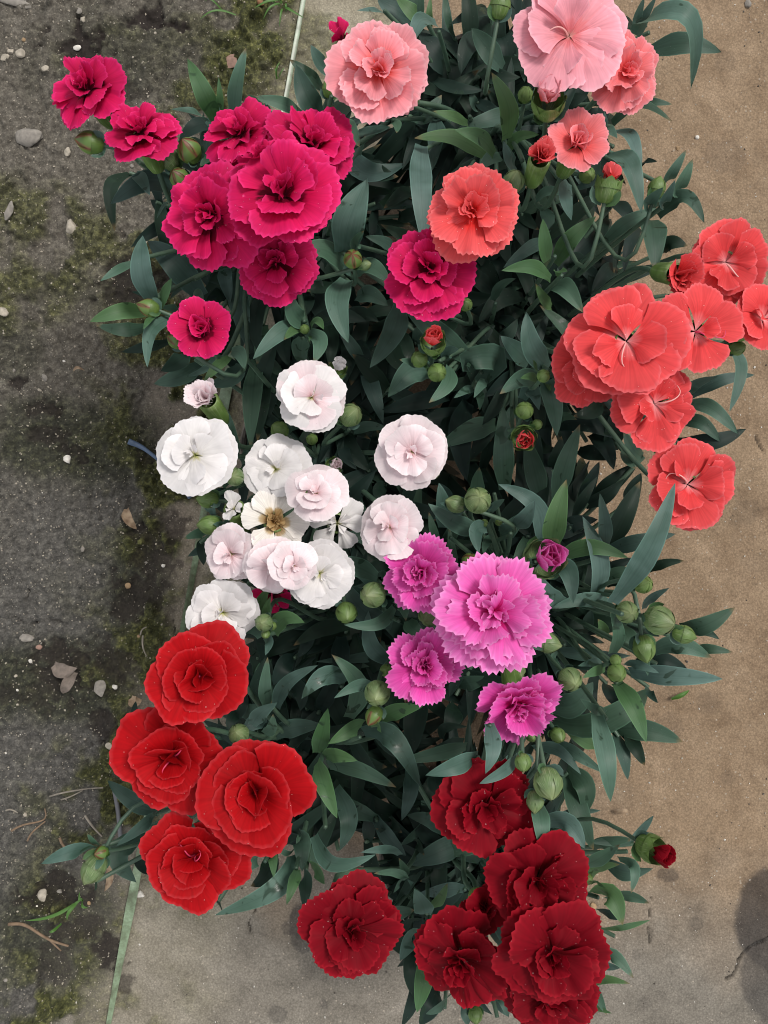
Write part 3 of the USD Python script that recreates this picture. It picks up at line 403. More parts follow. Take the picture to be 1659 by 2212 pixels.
E 905,480 850,680 720,868 132 m;E 640,420 740,420 835,480 105 l;E 1360,830 1120,630 886,412 132 m;E 1100,890 960,900 832,1050 142 m;E 1215,860 1190,990 1087,1085 92 u;E 1010,850 960,830 906,815 52 u;E 1195,820 1220,760 1275,752 72 u;E 1680,430 1520,450 1395,588 112 l;E 1485,445 1560,340 1632,310 58 m;E 850,680 900,830 985,910 105 d;E 1285,730 1400,680 1500,600 90 d;E 1400,960 1500,800 1380,800 1345,900 140 m;E 1659,790 1580,740 1528,658 92 l;E 1670,940 1560,960 1437,1045 112 l
E 1365,1000 1310,1010 1243,1055 50 m;E 1440,950 1410,980 1368,1052 56 m;E 1385,1020 1410,1060 1405,1132 52 m;E 1500,1220 1340,1260 1148,1362 122 l;E 1560,1620 1550,1350 1550,1092 118 m;E 1330,1080 1280,1320 1325,1570 140 d;E 1210,1040 1000,1080 775,1145 100 d;E 620,1265 730,1230 838,1246 62 l;E 530,1270 620,1400 720,1510 112 d;E 590,1470 600,1560 640,1680 90 d;E 1405,1680 1390,1570 1402,1485 86 m;E 560,690 620,820 603,978 115 d;E 305,680 290,780 312,865 100 l;E 640,680 690,850 675,1070 80 d
E 40,830 120,880 205,965 100 d;E -30,780 -10,1100 5,1330 110 d;E 1190,1680 1180,1630 1148,1582 80 l;E 1310,560 1400,520 1480,430 60 d;E 1520,560 1600,600 1659,700 80 d;E 1480,690 1580,660 1640,560 80 d;E 1660,1090 1580,1180 1530,1240 70 d;E 1000,720 1060,640 1150,600 90 d;E 420,450 300,330 240,360 100 d;E 460,330 400,370 330,390 100 d;E 460,600 480,760 470,860 90 d;E 200,650 190,760 220,860 90 d;E 330,420 330,480 310,560 80 d;E 800,350 790,260 760,180 90 d;E 900,640 960,760 990,900 80 d;E 1140,980 1290,960 1400,900 70 d;E 1250,560 1180,620 1060,620 80 d;E 1490,1160 1430,1280 1350,1440 110 d;E 1240,1180 1190,1260 1180,1330 80 d;E 160,860 130,960 90,1180 90 d;E 620,1290 560,1390 640,1500 80 d;E 640,1240 690,1180 730,1190 60 d
G 1280,150 1320,180 1330,230 50 m;G 1350,190 1320,210 1300,240 30 m;G 1290,320 1220,320 1142,350 64 m;G 1330,430 1250,420 1168,460 62 l;G 1290,340 1260,430 1268,515 76 l;G 1410,60 1360,100 1390,190 90 l;G 1400,700 1370,600 1330,620 40 l;G 1630,960 1520,890 1408,940 96 u;G 1640,960 1670,1010 1650,1075 56 u;G 1560,1060 1640,1180 1560,1380 120 d;G 1659,1100 1640,1240 1690,1390 100 d;G 1659,1460 1570,1500 1510,1560 100 l;G 1420,1200 1480,1420 1400,1500 110 d;G 870,1490 840,1430 845,1360 60 l;G 1480,1420 1440,1480 1420,1560 70 d;G 1500,1430 1590,1420 1659,1380 100 d;G 1400,1180 1420,1330 1390,1430 90 d;G 1560,100 1490,160 1420,150 40 d
D 1380,1600 1400,1500 1410,1440 90 l;D 1460,1420 1430,1260 1420,1130 96 m;D 1500,1450 1530,1400 1520,1360 60 l;D 1600,820 1570,1080 1560,1380 110 d;D 1640,860 1630,1100 1600,1330 90 d;D 1640,600 1620,750 1600,850 90 d;D 1300,60 1200,60 1080,40 60 d
"""
POTS = [  # display centre of the rim, name of the plant
    ('crimson', 620, 490), ('pink', 1060, 235), ('coral', 1110, 690), ('white', 690, 965), ('mauve', 1110, 1270), ('scarlet', 668, 1640), ('ruby', 992, 1850), ('budded', 775, 1325)]
POT_AT = {n: np.array([x, y], float) for n, x, y in POTS}
LABELS = {
    'crimson': 'potted carnation with a cluster of crimson pink double flowers over bluish leaves',
    'pink': 'potted carnation with pale pink flowers, one salmon bloom and half-open red buds',
    'coral': 'potted carnation with wide coral red flowers spilling over tan concrete',
    'white': 'potted carnation with white and blush flowers, one withered brown in the middle',
    'mauve': 'potted carnation with frilly mauve pink flowers and many green buds',
    'scarlet': 'potted carnation with four large bright scarlet rose-like flowers',
    'ruby': 'potted carnation with dark ruby red fringed flowers',
    'budded': 'potted carnation mostly in tight green buds, one small crimson flower under the white ones'}
ROOT = {}
for n, x, y in POTS:
    c = W(x, y, 0.085)
    ROOT[n] = xform('/World', 'potted_carnation')
    tag(ROOT[n], LABELS[n], 'potted plant', 'potted carnations')
def owner(x, y):
    return min(POT_AT, key=lambda n: np.hypot(x - POT_AT[n][0], (y - POT_AT[n][1]) * 0.9))

pot_m = mat('pot_plastic', {'geo': ('geometry', {}), 'n': ('noise_texture', {'scale': 70.0, 'detail': 5.0, 'roughness': 0.65}), 'r': ('rgb_ramp', {'ramp': [(0.35, (0.020, 0.019, 0.018)), (0.55, (0.055, 0.050, 0.044)), (0.72, (0.16, 0.14, 0.115))]}),
                            'p': ('principled_bsdf', {'roughness': 0.55})}, [('geo.position', 'n.vector'), ('n.fac', 'r.fac'), ('r.color', 'p.base_color')], surface='p.BSDF')
rim_m = mat('worn_rim', {'geo': ('geometry', {}), 'n': ('noise_texture', {'scale': 110.0, 'detail': 5.0, 'roughness': 0.65}), 'r': ('rgb_ramp', {'ramp': [(0.35, (0.045, 0.040, 0.034)), (0.55, (0.13, 0.115, 0.095)), (0.72, (0.26, 0.23, 0.19))]}),
                            'p': ('principled_bsdf', {'roughness': 0.7})}, [('geo.position', 'n.vector'), ('n.fac', 'r.fac'), ('r.color', 'p.base_color')], surface='p.BSDF')
peat_m = mat('potting_soil', {'geo': ('geometry', {}), 'n': ('noise_texture', {'scale': 420.0, 'detail': 4.0, 'roughness': 0.7}), 'r': ('rgb_ramp', {'ramp': [(0.35, (0.010, 0.008, 0.006)), (0.55, (0.024, 0.019, 0.014)), (0.72, (0.075, 0.06, 0.045))]}),
                              'b': ('bump', {'strength': 0.9, 'distance': 0.003}), 'p': ('principled_bsdf', {'roughness': 0.9})}, [('geo.position', 'n.vector'), ('n.fac', 'r.fac'), ('n.fac', 'b.height'), ('b.normal', 'p.normal'), ('r.color', 'p.base_color')], surface='p.BSDF')
PZ = 0.085
POT_C = {}
for n, x, y in POTS:
    c = W(x, y, PZ); POT_C[n] = c
    z0 = gz(c[0], c[1]) + 0.0005
    rt = 0.0525
    wob = lambda a, ph=x: 1 + 0.012 * np.sin(2 * a + ph) + 0.008 * np.sin(5 * a + ph * 2)
    prof = [(0.0, z0), (0.036, z0), (0.0375, z0 + 0.003), (rt - 0.001, PZ - 0.012), (rt + 0.0018, PZ - 0.011), (rt + 0.0022, PZ - 0.001), (rt + 0.001, PZ), (rt - 0.0004, PZ - 0.001), (rt - 0.0012, PZ - 0.012), (rt - 0.004, PZ - 0.03), (0.0, PZ - 0.03)]
    v, f = revolve(prof, 40, wob); v[:, :2] += c[:2]
    mesh(ROOT[n], 'pot', (v, f), pot_m, smooth=35)
    v, f = revolve([(rt + 0.0019, PZ - 0.0095), (rt + 0.0034, PZ - 0.009), (rt + 0.0036, PZ - 0.0005), (rt + 0.0022, PZ + 0.0012), (rt + 0.0004, PZ + 0.0006), (rt + 0.0004, PZ - 0.0012)], 40, wob); v[:, :2] += c[:2]
    mesh(ROOT[n], 'rim', (v, f), rim_m, smooth=35)
    rr, aa = np.meshgrid(np.linspace(0, rt - 0.0014, 14), np.linspace(0, 2 * np.pi, 41)[:-1], indexing='ij')
    sv = np.stack([rr * np.cos(aa) + c[0], rr * np.sin(aa) + c[1], 0 * rr], -1)
    sv[..., 2] = PZ - 0.016 + 0.008 * (meshkit.fbm(sv * 120, 3, 5) - 0.5)
    i, j = np.meshgrid(np.arange(13), np.arange(40), indexing='ij')
    q = np.stack([i * 40 + j, (i + 1) * 40 + j, (i + 1) * 40 + (j + 1) % 40, i * 40 + (j + 1) % 40], -1).reshape(-1, 4)
    mesh(ROOT[n], 'soil', (sv.reshape(-1, 3), q), peat_m, smooth=True)

rng = np.random.default_rng(11)
bases = {n: [] for n in POT_AT}
for entry in LEAVES.replace('\n', ';').split(';'):
    entry = entry.strip()
    if not entry:
        continue
    tk = entry.split(); t = tk[0]; pts = [tuple(map(float, p.split(','))) for p in tk[1:-2]]; wd = float(tk[-2]) * 0.3472 * 1.22; fl = tk[-1]
    if wd < 6:
        continue
    dp = [D(t, *p) for p in pts]
    own = owner(*dp[0])
    lv = LEVEL[[k for k in 'muhdl' if k in fl][0]]
    zj = rng.uniform(-0.008, 0.008)
    # leaves low down or far outside droop; the arch lifts the middle of the blade
    L = np.hypot(dp[-1][0] - dp[0][0], dp[-1][1] - dp[0][1]) * 0.00027
    m = len(dp)
    zs = [lv[0] + zj + (lv[1] - lv[0]) * k / (m - 1) for k in range(m)]
    lift = (0.14 + 0.08 * rng.random()) * L
    for k in range(1, m - 1):
        zs[k] += lift
    if m == 4:
        zs = [lv[0] + zj, lv[0] + zj + 0.022, lv[0] + zj + 0.03, lv[0] + zj - 0.005]
    zs[0] -= 0.004
    cur = [W(x, y, z) for (x, y), z in zip(dp, zs)]
    bases[own].append(cur[0])
    g, uv = leaf_geo(cur, M(wd, lv[1]), roll=rng.normal(0, 0.14), fold=rng.uniform(0.08, 0.26), rng=rng, twist=rng.normal(0, 0.28))
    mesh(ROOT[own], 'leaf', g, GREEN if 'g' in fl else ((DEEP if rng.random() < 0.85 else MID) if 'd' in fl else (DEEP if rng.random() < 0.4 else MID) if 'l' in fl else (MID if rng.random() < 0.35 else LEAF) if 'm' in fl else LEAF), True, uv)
# shoots that carry the traced leaves
for n, bs in bases.items():
    bs = list(bs); c = POT_C[n]
    while bs:
        b0 = bs[0]; near = [b for b in bs if np.hypot(*(b - b0)[:2]) < 0.016]; bs = [b for b in bs if not any(b is q for q in near)]
        top = np.mean(near, 0); top[2] = max(b[2] for b in near) + 0.002
        d = top[:2] - c[:2]; r = np.linalg.norm(d)
        foot = np.r_[c[:2] + d * min(1, 0.032 / max(r, 1e-6)) * rng.uniform(0.5, 1), PZ - 0.018]
        mid = np.r_[foot[:2] + 0.35 * (top[:2] - foot[:2]), foot[2] + 0.55 * (top[2] - foot[2])]
        mesh(ROOT[n], 'stem', tube([foot, mid, top], [0.0019, 0.0016, 0.0013], 6, 9), STEM)
# low shoots in the heart of each plant
OPEN = [(490, 870, 75), (440, 1000, 60), (430, 1150, 60), (420, 1290, 70), (787, 1822, 38), (640, 1930, 110), (520, 2000, 160), (1290, 1060, 60), (965, 1010, 28), (925, 1560, 36), (300, 900, 150), (240, 1700, 130), (640, 150, 90), (700, 2110, 130),
        (1460, 1130, 130), (1500, 1560, 120), (1440, 1700, 140), (1440, 2000, 120), (1450, 350, 90)]
def clear(p):
    s_ = (HC - p[2]) / PX; x, y = p[0] / s_ + 829.5, 1106 - p[1] / s_
    return all(np.hypot(x - a, y - b) > r for a, b, r in OPEN)
for n, x, y in POTS:
    c = POT_C[n]
    rg = np.random.default_rng(int(x) * 7 + int(y))
    for k in range(18):
        az = rg.uniform(0, 2 * np.pi); rad = 0.048 * math.sqrt(rg.random()); lean = rg.uniform(0.2, 0.9)
        foot = np.array([c[0] + rad * 0.7 * math.cos(az), c[1] + rad * 0.7 * math.sin(az), PZ - 0.018]); h = rg.uniform(0.03, 0.06)
        top = foot + np.array([math.cos(az) * lean * h, math.sin(az) * lean * h, h])
        mesh(ROOT[n], 'stem', tube([foot, 0.5 * (foot + top) + [0, 0, 0.004], top], [0.0018, 0.0014], 6, 7), STEM)
        a0 = rg.uniform(0, np.pi)
        for lv in range(3):
            base = foot + (top - foot) * (0.36 + 0.3 * lv)
            for sgn in (0, np.pi):
                a = a0 + lv * np.pi / 2 + sgn + rg.normal(0, 0.25)
                L = rg.uniform(0.042, 0.078) * (1 - 0.14 * lv); e = rg.uniform(0.15, 0.75)
                dr = np.array([math.cos(a), math.sin(a), 0])
                p1 = base + dr * L * 0.5 * math.cos(e) + [0, 0, L * 0.5 * math.sin(e)]
                p2 = base + dr * L * (0.5 * math.cos(e) + 0.5 * math.cos(e * 0.2)) + [0, 0, L * (0.5 * math.sin(e) + rg.uniform(-.1, .08))]
                if p2[2] > 0.165:
                    p2[2] = 0.165
                if not (clear(p1) and clear(p2)):
                    continue
                g, uv = leaf_geo([base, p1, p2], rg.uniform(0.0085, 0.0125), roll=rg.normal(0, 0.25), fold=0.22, rng=rg, n=9)
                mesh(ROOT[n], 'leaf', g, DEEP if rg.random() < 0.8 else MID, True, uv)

# long low leaves that close the gaps between the pots
from shapely import Polygon, Point
HULL = Polygon([(330, 330), (560, 200), (760, 130), (1000, 20), (1250, 60), (1360, 300), (1360, 560), (1380, 760), (1310, 950), (1240, 1150), (1330, 1350), (1300, 1550), (1230, 1750), (1240, 2000), (1000, 2130), (870, 1980), (840, 1800), (680, 1830), (430, 1800), (430, 1500), (540, 1300), (540, 900), (420, 750), (330, 600)])
rg = np.random.default_rng(5); made = {n: 0 for n in POT_AT}; tries = 0
while sum(made.values()) < 1100 and tries < 60000:
    tries += 1
    x, y = rg.uniform(320, 1420), rg.uniform(20, 2130)
    own = min(POT_AT, key=lambda n: np.hypot(x - POT_AT[n][0], y - POT_AT[n][1]))
    if not HULL.contains(Point(x, y)) or made[own] >= 104:
        continue
    tip = W(x, y, rg.uniform(0.045, 0.105)); c = POT_C[own]; d = tip[:2] - c[:2]; r = np.linalg.norm(d)
    if r < 0.035 or r > 0.14 or not clear(tip):
        continue
    L = rg.uniform(0.06, 0.095); q = max(0.012, r - L)
    a = rg.normal(0, 0.35); R2 = np.array([[math.cos(a), -math.sin(a)], [math.sin(a), math.cos(a)]])
    b = np.r_[c[:2] + R2 @ d / r * min(q, 0.046), PZ + rg.uniform(0.0, 0.02)]
    tip[:2] = b[:2] + (tip[:2] - b[:2]) / rg.uniform(0.6, 0.85)
    if np.linalg.norm(tip[:2] - b[:2]) > 0.105 or not clear(tip) or not HULL.contains(Point(tip[0] / ((HC - tip[2]) / PX) + 829.5, 1106 - tip[1] / ((HC - tip[2]) / PX))):
        continue
    mid = 0.5 * (b + tip); mid[2] = max(b[2], tip[2]) + rg.uniform(0.004, 0.016)
    g, uv = leaf_geo([b, mid, tip], rg.uniform(0.0115, 0.0165), roll=rg.normal(0, 0.3), fold=0.2, rng=rg, n=10, twist=rg.normal(0, .4))
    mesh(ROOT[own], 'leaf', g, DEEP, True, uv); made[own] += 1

# ------------------------------------------------------------------ flowers
def petal_geo(rng, L, spread, e0, e1, cup, ruf, serr, roll=0.0, nu=25, nv=9, lobe=0.03, corner=0.26, ep=1.0, pointy=0.0):
    u = np.linspace(-1, 1, nu); v = np.linspace(0, 1, nv) ** 0.85
    tooth = np.where(np.arange(nu) % 2 == 0, rng.uniform(0.4, 1.0, nu), rng.uniform(-0.25, 0.15, nu))
    edge = L * (1 - corner * np.abs(u) ** 3.2) * (1 + serr * tooth + lobe * np.sin(u * rng.uniform(3, 6) + rng.uniform(0, 6)) + lobe * 0.6 * np.sin(u * 9 + rng.uniform(0, 6)))
    edge = edge * (1 + pointy * (1 - np.abs(u)) ** 1.5)
    s = v[:, None] * (L * (1 - corner * np.abs(u) ** 3.2)[None] * (1 - sm(v, 0.55, 1)[:, None]) + edge[None] * sm(v, 0.55, 1)[:, None])
    th = u[None] * spread * (0.62 + 0.38 * v[:, None])
    a, y = s * np.cos(th), s * np.sin(th)
    g = np.linspace(0, 1.4, 57); ph = e0 + (e1 - e0) * np.clip(g, 0, 1.15) ** ep
    ic = np.r_[0, np.cumsum(0.5 * (np.cos(ph[1:]) + np.cos(ph[:-1])) * np.diff(g))]; iz = np.r_[0, np.cumsum(0.5 * (np.sin(ph[1:]) + np.sin(ph[:-1])) * np.diff(g))]
    q = a / L
    x, z, pa = L * np.interp(q, g, ic), L * np.interp(q, g, iz), np.interp(q, g, ph)
    k1, k2 = rng.uniform(3.5, 6.5), rng.uniform(8, 13)
    w = ruf * L * (v[:, None] ** 2.2) * (0.6 * np.sin(k1 * u + rng.uniform(0, 6))[None] + 0.32 * np.sin(k2 * u + rng.uniform(0, 6))[None] * v[:, None] ** 2
                                       + 0.5 * rng.normal(0, 0.5) * u[None]) + cup * y * y / L
    # soft longitudinal pleats, as in real carnation petals
    w = w + 0.005 * L * np.sin(u * 17 + rng.uniform(0, 6))[None] * np.sin(v * np.pi)[:, None]
    b1, b2, b3 = rng.uniform(0, 6, 3)
    w = w + 0.05 * L * v[:, None] * np.sin(2.6 * u[None] + 3.2 * v[:, None] + b1) * np.sin(4.0 * v[:, None] - 1.7 * u[None] + b2)
    x, z = x - np.sin(pa) * w, z + np.cos(pa) * w
    cr, sr = math.cos(roll), math.sin(roll)
    y, z2 = y * cr - z * sr * 0.0, z + y * math.tan(roll)
    uv = np.stack(np.broadcast_arrays((u[None] + 1) / 2, v[:, None]), -1).reshape(-1, 2)
    return np.stack([x, y, z2], -1).reshape(-1, 3), quads(nu, nv), uv
dg = math.radians
KIND = {
    # rings: (number, length, half spread, elevation at claw, at edge, cup, ruffle, roll)
    'double': dict(serr=0.05, rings=[(5, 1.0, 50, 14, -14, -.08, .07, 6), (5, .90, 46, 26, -2, -.03, .09, 9), (4, .70, 44, 42, 12, .04, .12, 14), (4, .48, 40, 66, 46, .22, .12, 16), (3, .34, 38, 82, 76, .4, .14, 14)]),
    'loose': dict(serr=0.055, rings=[(5, 1.0, 48, 12, -16, -.08, .05, 6), (5, .86, 44, 24, -2, -.03, .06, 9), (3, .62, 42, 40, 10, .04, .08, 14), (4, .44, 34, 78, 70, .3, .12, 20)]),
    'frilly': dict(serr=0.085, rings=[(6, 1.0, 46, 14, -8, -.04, .09, 6), (6, .92, 44, 26, 0, 0, .11, 8), (5, .80, 44, 38, 10, .05, .13, 10), (4, .62, 42, 52, 26, .1, .17, 14), (4, .46, 36, 70, 52, .25, .22, 18), (3, .32, 34, 82, 76, .3, .22, 18)]),
    'frilly_half': dict(serr=0.085, rings=[(5, 1.0, 44, 30, -2, 0, .09, 6), (5, .90, 44, 46, 14, .05, .11, 8), (5, .74, 42, 62, 36, .15, .13, 12), (5, .56, 40, 76, 64, .3, .15, 14), (4, .42, 38, 84, 80, .5, .18, 14)]),
    'round': dict(serr=0.025, rings=[(5, 1.0, 52, 22, -16, -.10, .035, 5), (5, .90, 54, 30, -6, -.12, .04, 8), (3, .70, 52, 42, 0, -.10, .05, 12), (2, .36, 30, 74, 56, .3, .2, 20)]),
    'round2': dict(serr=0.022, rings=[(5, 1.0, 54, 20, -22, -.14, .03, 5), (5, .82, 54, 38, -10, -.16, .04, 9), (3, .60, 52, 52, 6, -.05, .06, 14), (2, .34, 32, 78, 62, .3, .2, 20)]),
    'flat': dict(serr=0.03, rings=[(5, 1.0, 50, 18, -14, -.08, .045, 5), (4, .94, 48, 24, -6, -.06, .05, 7), (3, .66, 44, 40, 16, .1, .10, 14)], styles=('style_pale', 1)),
    'five': dict(serr=0.04, rings=[(5, 1.0, 44, 22, -8, -.05, .06, 6), (1, .5, 34, 60, 40, .2, .15, 14)], styles=('style_pink', 2)),
    'withered': dict(serr=0.02, rings=[(6, 1.0, 38, 16, -12, -.1, .08, 8), (5, .42, 36, 62, 20, .3, .35, 20), (3, .28, 40, 80, 60, .6, .4, 20)]),
    'sparse': dict(serr=0.02, rings=[(6, 1.0, 28, 24, -16, -.1, .06, 6), (4, .5, 22, 56, 30, .2, .2, 16)]),
    'rose': dict(serr=0.032, spiral=(16, 1.0, 0.38, 56, -6, 60, .10, .05), styles=('style_pink', 2)),
    'rose_half': dict(serr=0.035, spiral=(15, 0.62, 0.30, 52, 60, 84, .55, .05), rings=[(5, 1.0, 46, 34, 2, 0, .07, 8)]),
    'cup': dict(serr=0.05, spiral=(14, 1.0, 0.6, 48, 52, 82, .4, .07)),
    'scraps': dict(serr=0.03, rings=[(2, 1.0, 40, 50, 10, .1, .12, 14), (3, .7, 36, 66, 40, .3, .2, 18)]),
}
STYLE_R = 0.0004
def flower(own, kind, colour, x, y, r, z, tx=0.0, ty=0.0, spin=0.0, seed=0, label=None, stem=True, serr=None, mix=None, zscale=1.0):
    rg = np.random.default_rng(seed * 31 + int(x) * 3 + int(y))
    P = W(x, y, z); R = M(r * 1.03, z); n = unit([tx, ty, 1.0]); F = frame(n, spin); K = KIND[kind]
    fl = xform(ROOT[own], 'flower')
    if label:
        tag(fl, label)
    todo = []
    if 'spiral' in K:
        cnt, l0, l1, sp, ea, eb, cup, ruf = K['spiral']
        for i in range(cnt):
            t = i / (cnt - 1); L = l0 + (l1 - l0) * t ** 0.85
            e = ea + (eb - ea) * t + rg.normal(0, 6)
            todo.append((L, sp + rg.normal(0, 4), min(88, e + 22), e - 14 * (1 - t), cup * (0.3 + t), ruf * (0.7 + t), i * dg(137.5) + rg.normal(0, 0.16), 0.02 * t, rg.normal(5, 5)))
    for ri, (cnt, L, sp, ea, eb, cup, ruf, roll) in enumerate(K.get('rings', [])):
        a0 = rg.uniform(0, 6.28)
        for i in range(cnt):
            todo.append((L * (rg.uniform(0.92, 1.05) if ri == 0 else rg.uniform(0.82, 1.1)), sp * rg.uniform(0.82, 1.1), ea + rg.normal(0, 6), eb + rg.normal(0, 6 + 2 * ri), cup * rg.uniform(0.4, 1.5), ruf * rg.uniform(0.6, 1.5),
                         a0 + i * 2 * np.pi / cnt + rg.normal(0, 0.16 + 0.05 * ri), 0.03 * ri, rg.normal(roll * 0.6, roll * 0.9)))
    az0, A = rg.uniform(0, 6.28), rg.uniform(9, 20)
    for L, sp, ea, eb, cup, ruf, az, zo, roll in todo:
        tilt_ = A * math.cos(az - az0) * (1.3 if L < 0.85 else 0.5); ea, eb = ea + tilt_, eb + tilt_ * 1.2
        small = L < 0.5
        v, f, uv = petal_geo(rg, L * R, dg(sp), dg(ea), dg(eb), cup, ruf, serr if serr is not None else K['serr'], dg(roll), nu=19 if small else 25, nv=8 if small else 10)
        v[:, 0] += 0.015 * R; v[:, 2] += zo * R
        c, s = math.cos(az), math.sin(az)
        v = np.stack([v[:, 0] * c - v[:, 1] * s, v[:, 0] * s + v[:, 1] * c, v[:, 2] * zscale], 1)
        cm = colour if mix is None or rg.random() > mix[1] else mix[0]
        if colour == 'withered' and L < 0.6:
            cm = 'brown'
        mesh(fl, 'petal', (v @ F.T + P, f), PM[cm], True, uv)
    if 'styles' in K:
        sm_, cnt = K['styles']
        for i in range(cnt):
            a = rg.uniform(0, 6.28); q = min(R, 0.026) * rg.uniform(0.25, 0.5)
            pts = np.array([[0, 0, -0.1 * R], [0.25 * q * math.cos(a), 0.25 * q * math.sin(a), 0.16 * R], [0.8 * q * math.cos(a + .1), 0.8 * q * math.sin(a + .1), 0.26 * R], [q * 1.15 * math.cos(a + 0.3), q * 1.15 * math.sin(a + 0.3), 0.22 * R], [q * 1.2 * math.cos(a + 0.55), q * 1.2 * math.sin(a + 0.55), 0.19 * R]])
            mesh(fl, 'style', tube(pts @ F.T + P, [STYLE_R * 1.5, STYLE_R * 1.1, STYLE_R * 0.8, STYLE_R * 0.35], 6, 14), PM[sm_])
    # calyx under the petals
    Lc, rc = 0.022, 0.0052
    prof = [(0.0012, -Lc), (rc * 0.75, -Lc * 0.96), (rc, -Lc * 0.75), (rc * 1.05, -Lc * 0.4), (rc * 1.12, -Lc * 0.1), (rc * 1.1, 0.0005), (rc * 0.9, 0.0006)]
    v, f = revolve(prof, 16)
    uvc = np.stack([np.tile(np.arange(16) / 16, len(prof)), np.repeat((np.array(prof)[:, 1] + Lc) / Lc, 16)], 1)
    mesh(fl, 'calyx', (v @ F.T + P, f), BUD, True, uvc)
    if stem:
        stem_to(own, P - n * Lc, n, rg)
    return fl
def stem_to(own, foot_top, n, rg, r=0.0016):
    c = POT_C[own]; d = foot_top[:2] - c[:2]; rr = np.linalg.norm(d)
    foot = np.r_[c[:2] + d * min(1, 0.03 / max(rr, 1e-6)) * rg.uniform(0.4, 1), PZ - 0.018]
    k = foot_top[2] - foot[2]
    pts = [foot, foot + 0.35 * (foot_top - foot) + [0, 0, 0.12 * k], foot_top - n * 0.028 * min(1, k / 0.06), foot_top]
    mesh(ROOT[own], 'stem', tube(pts, [r * 1.2, r, r * 0.9], 7, 16), STEM)

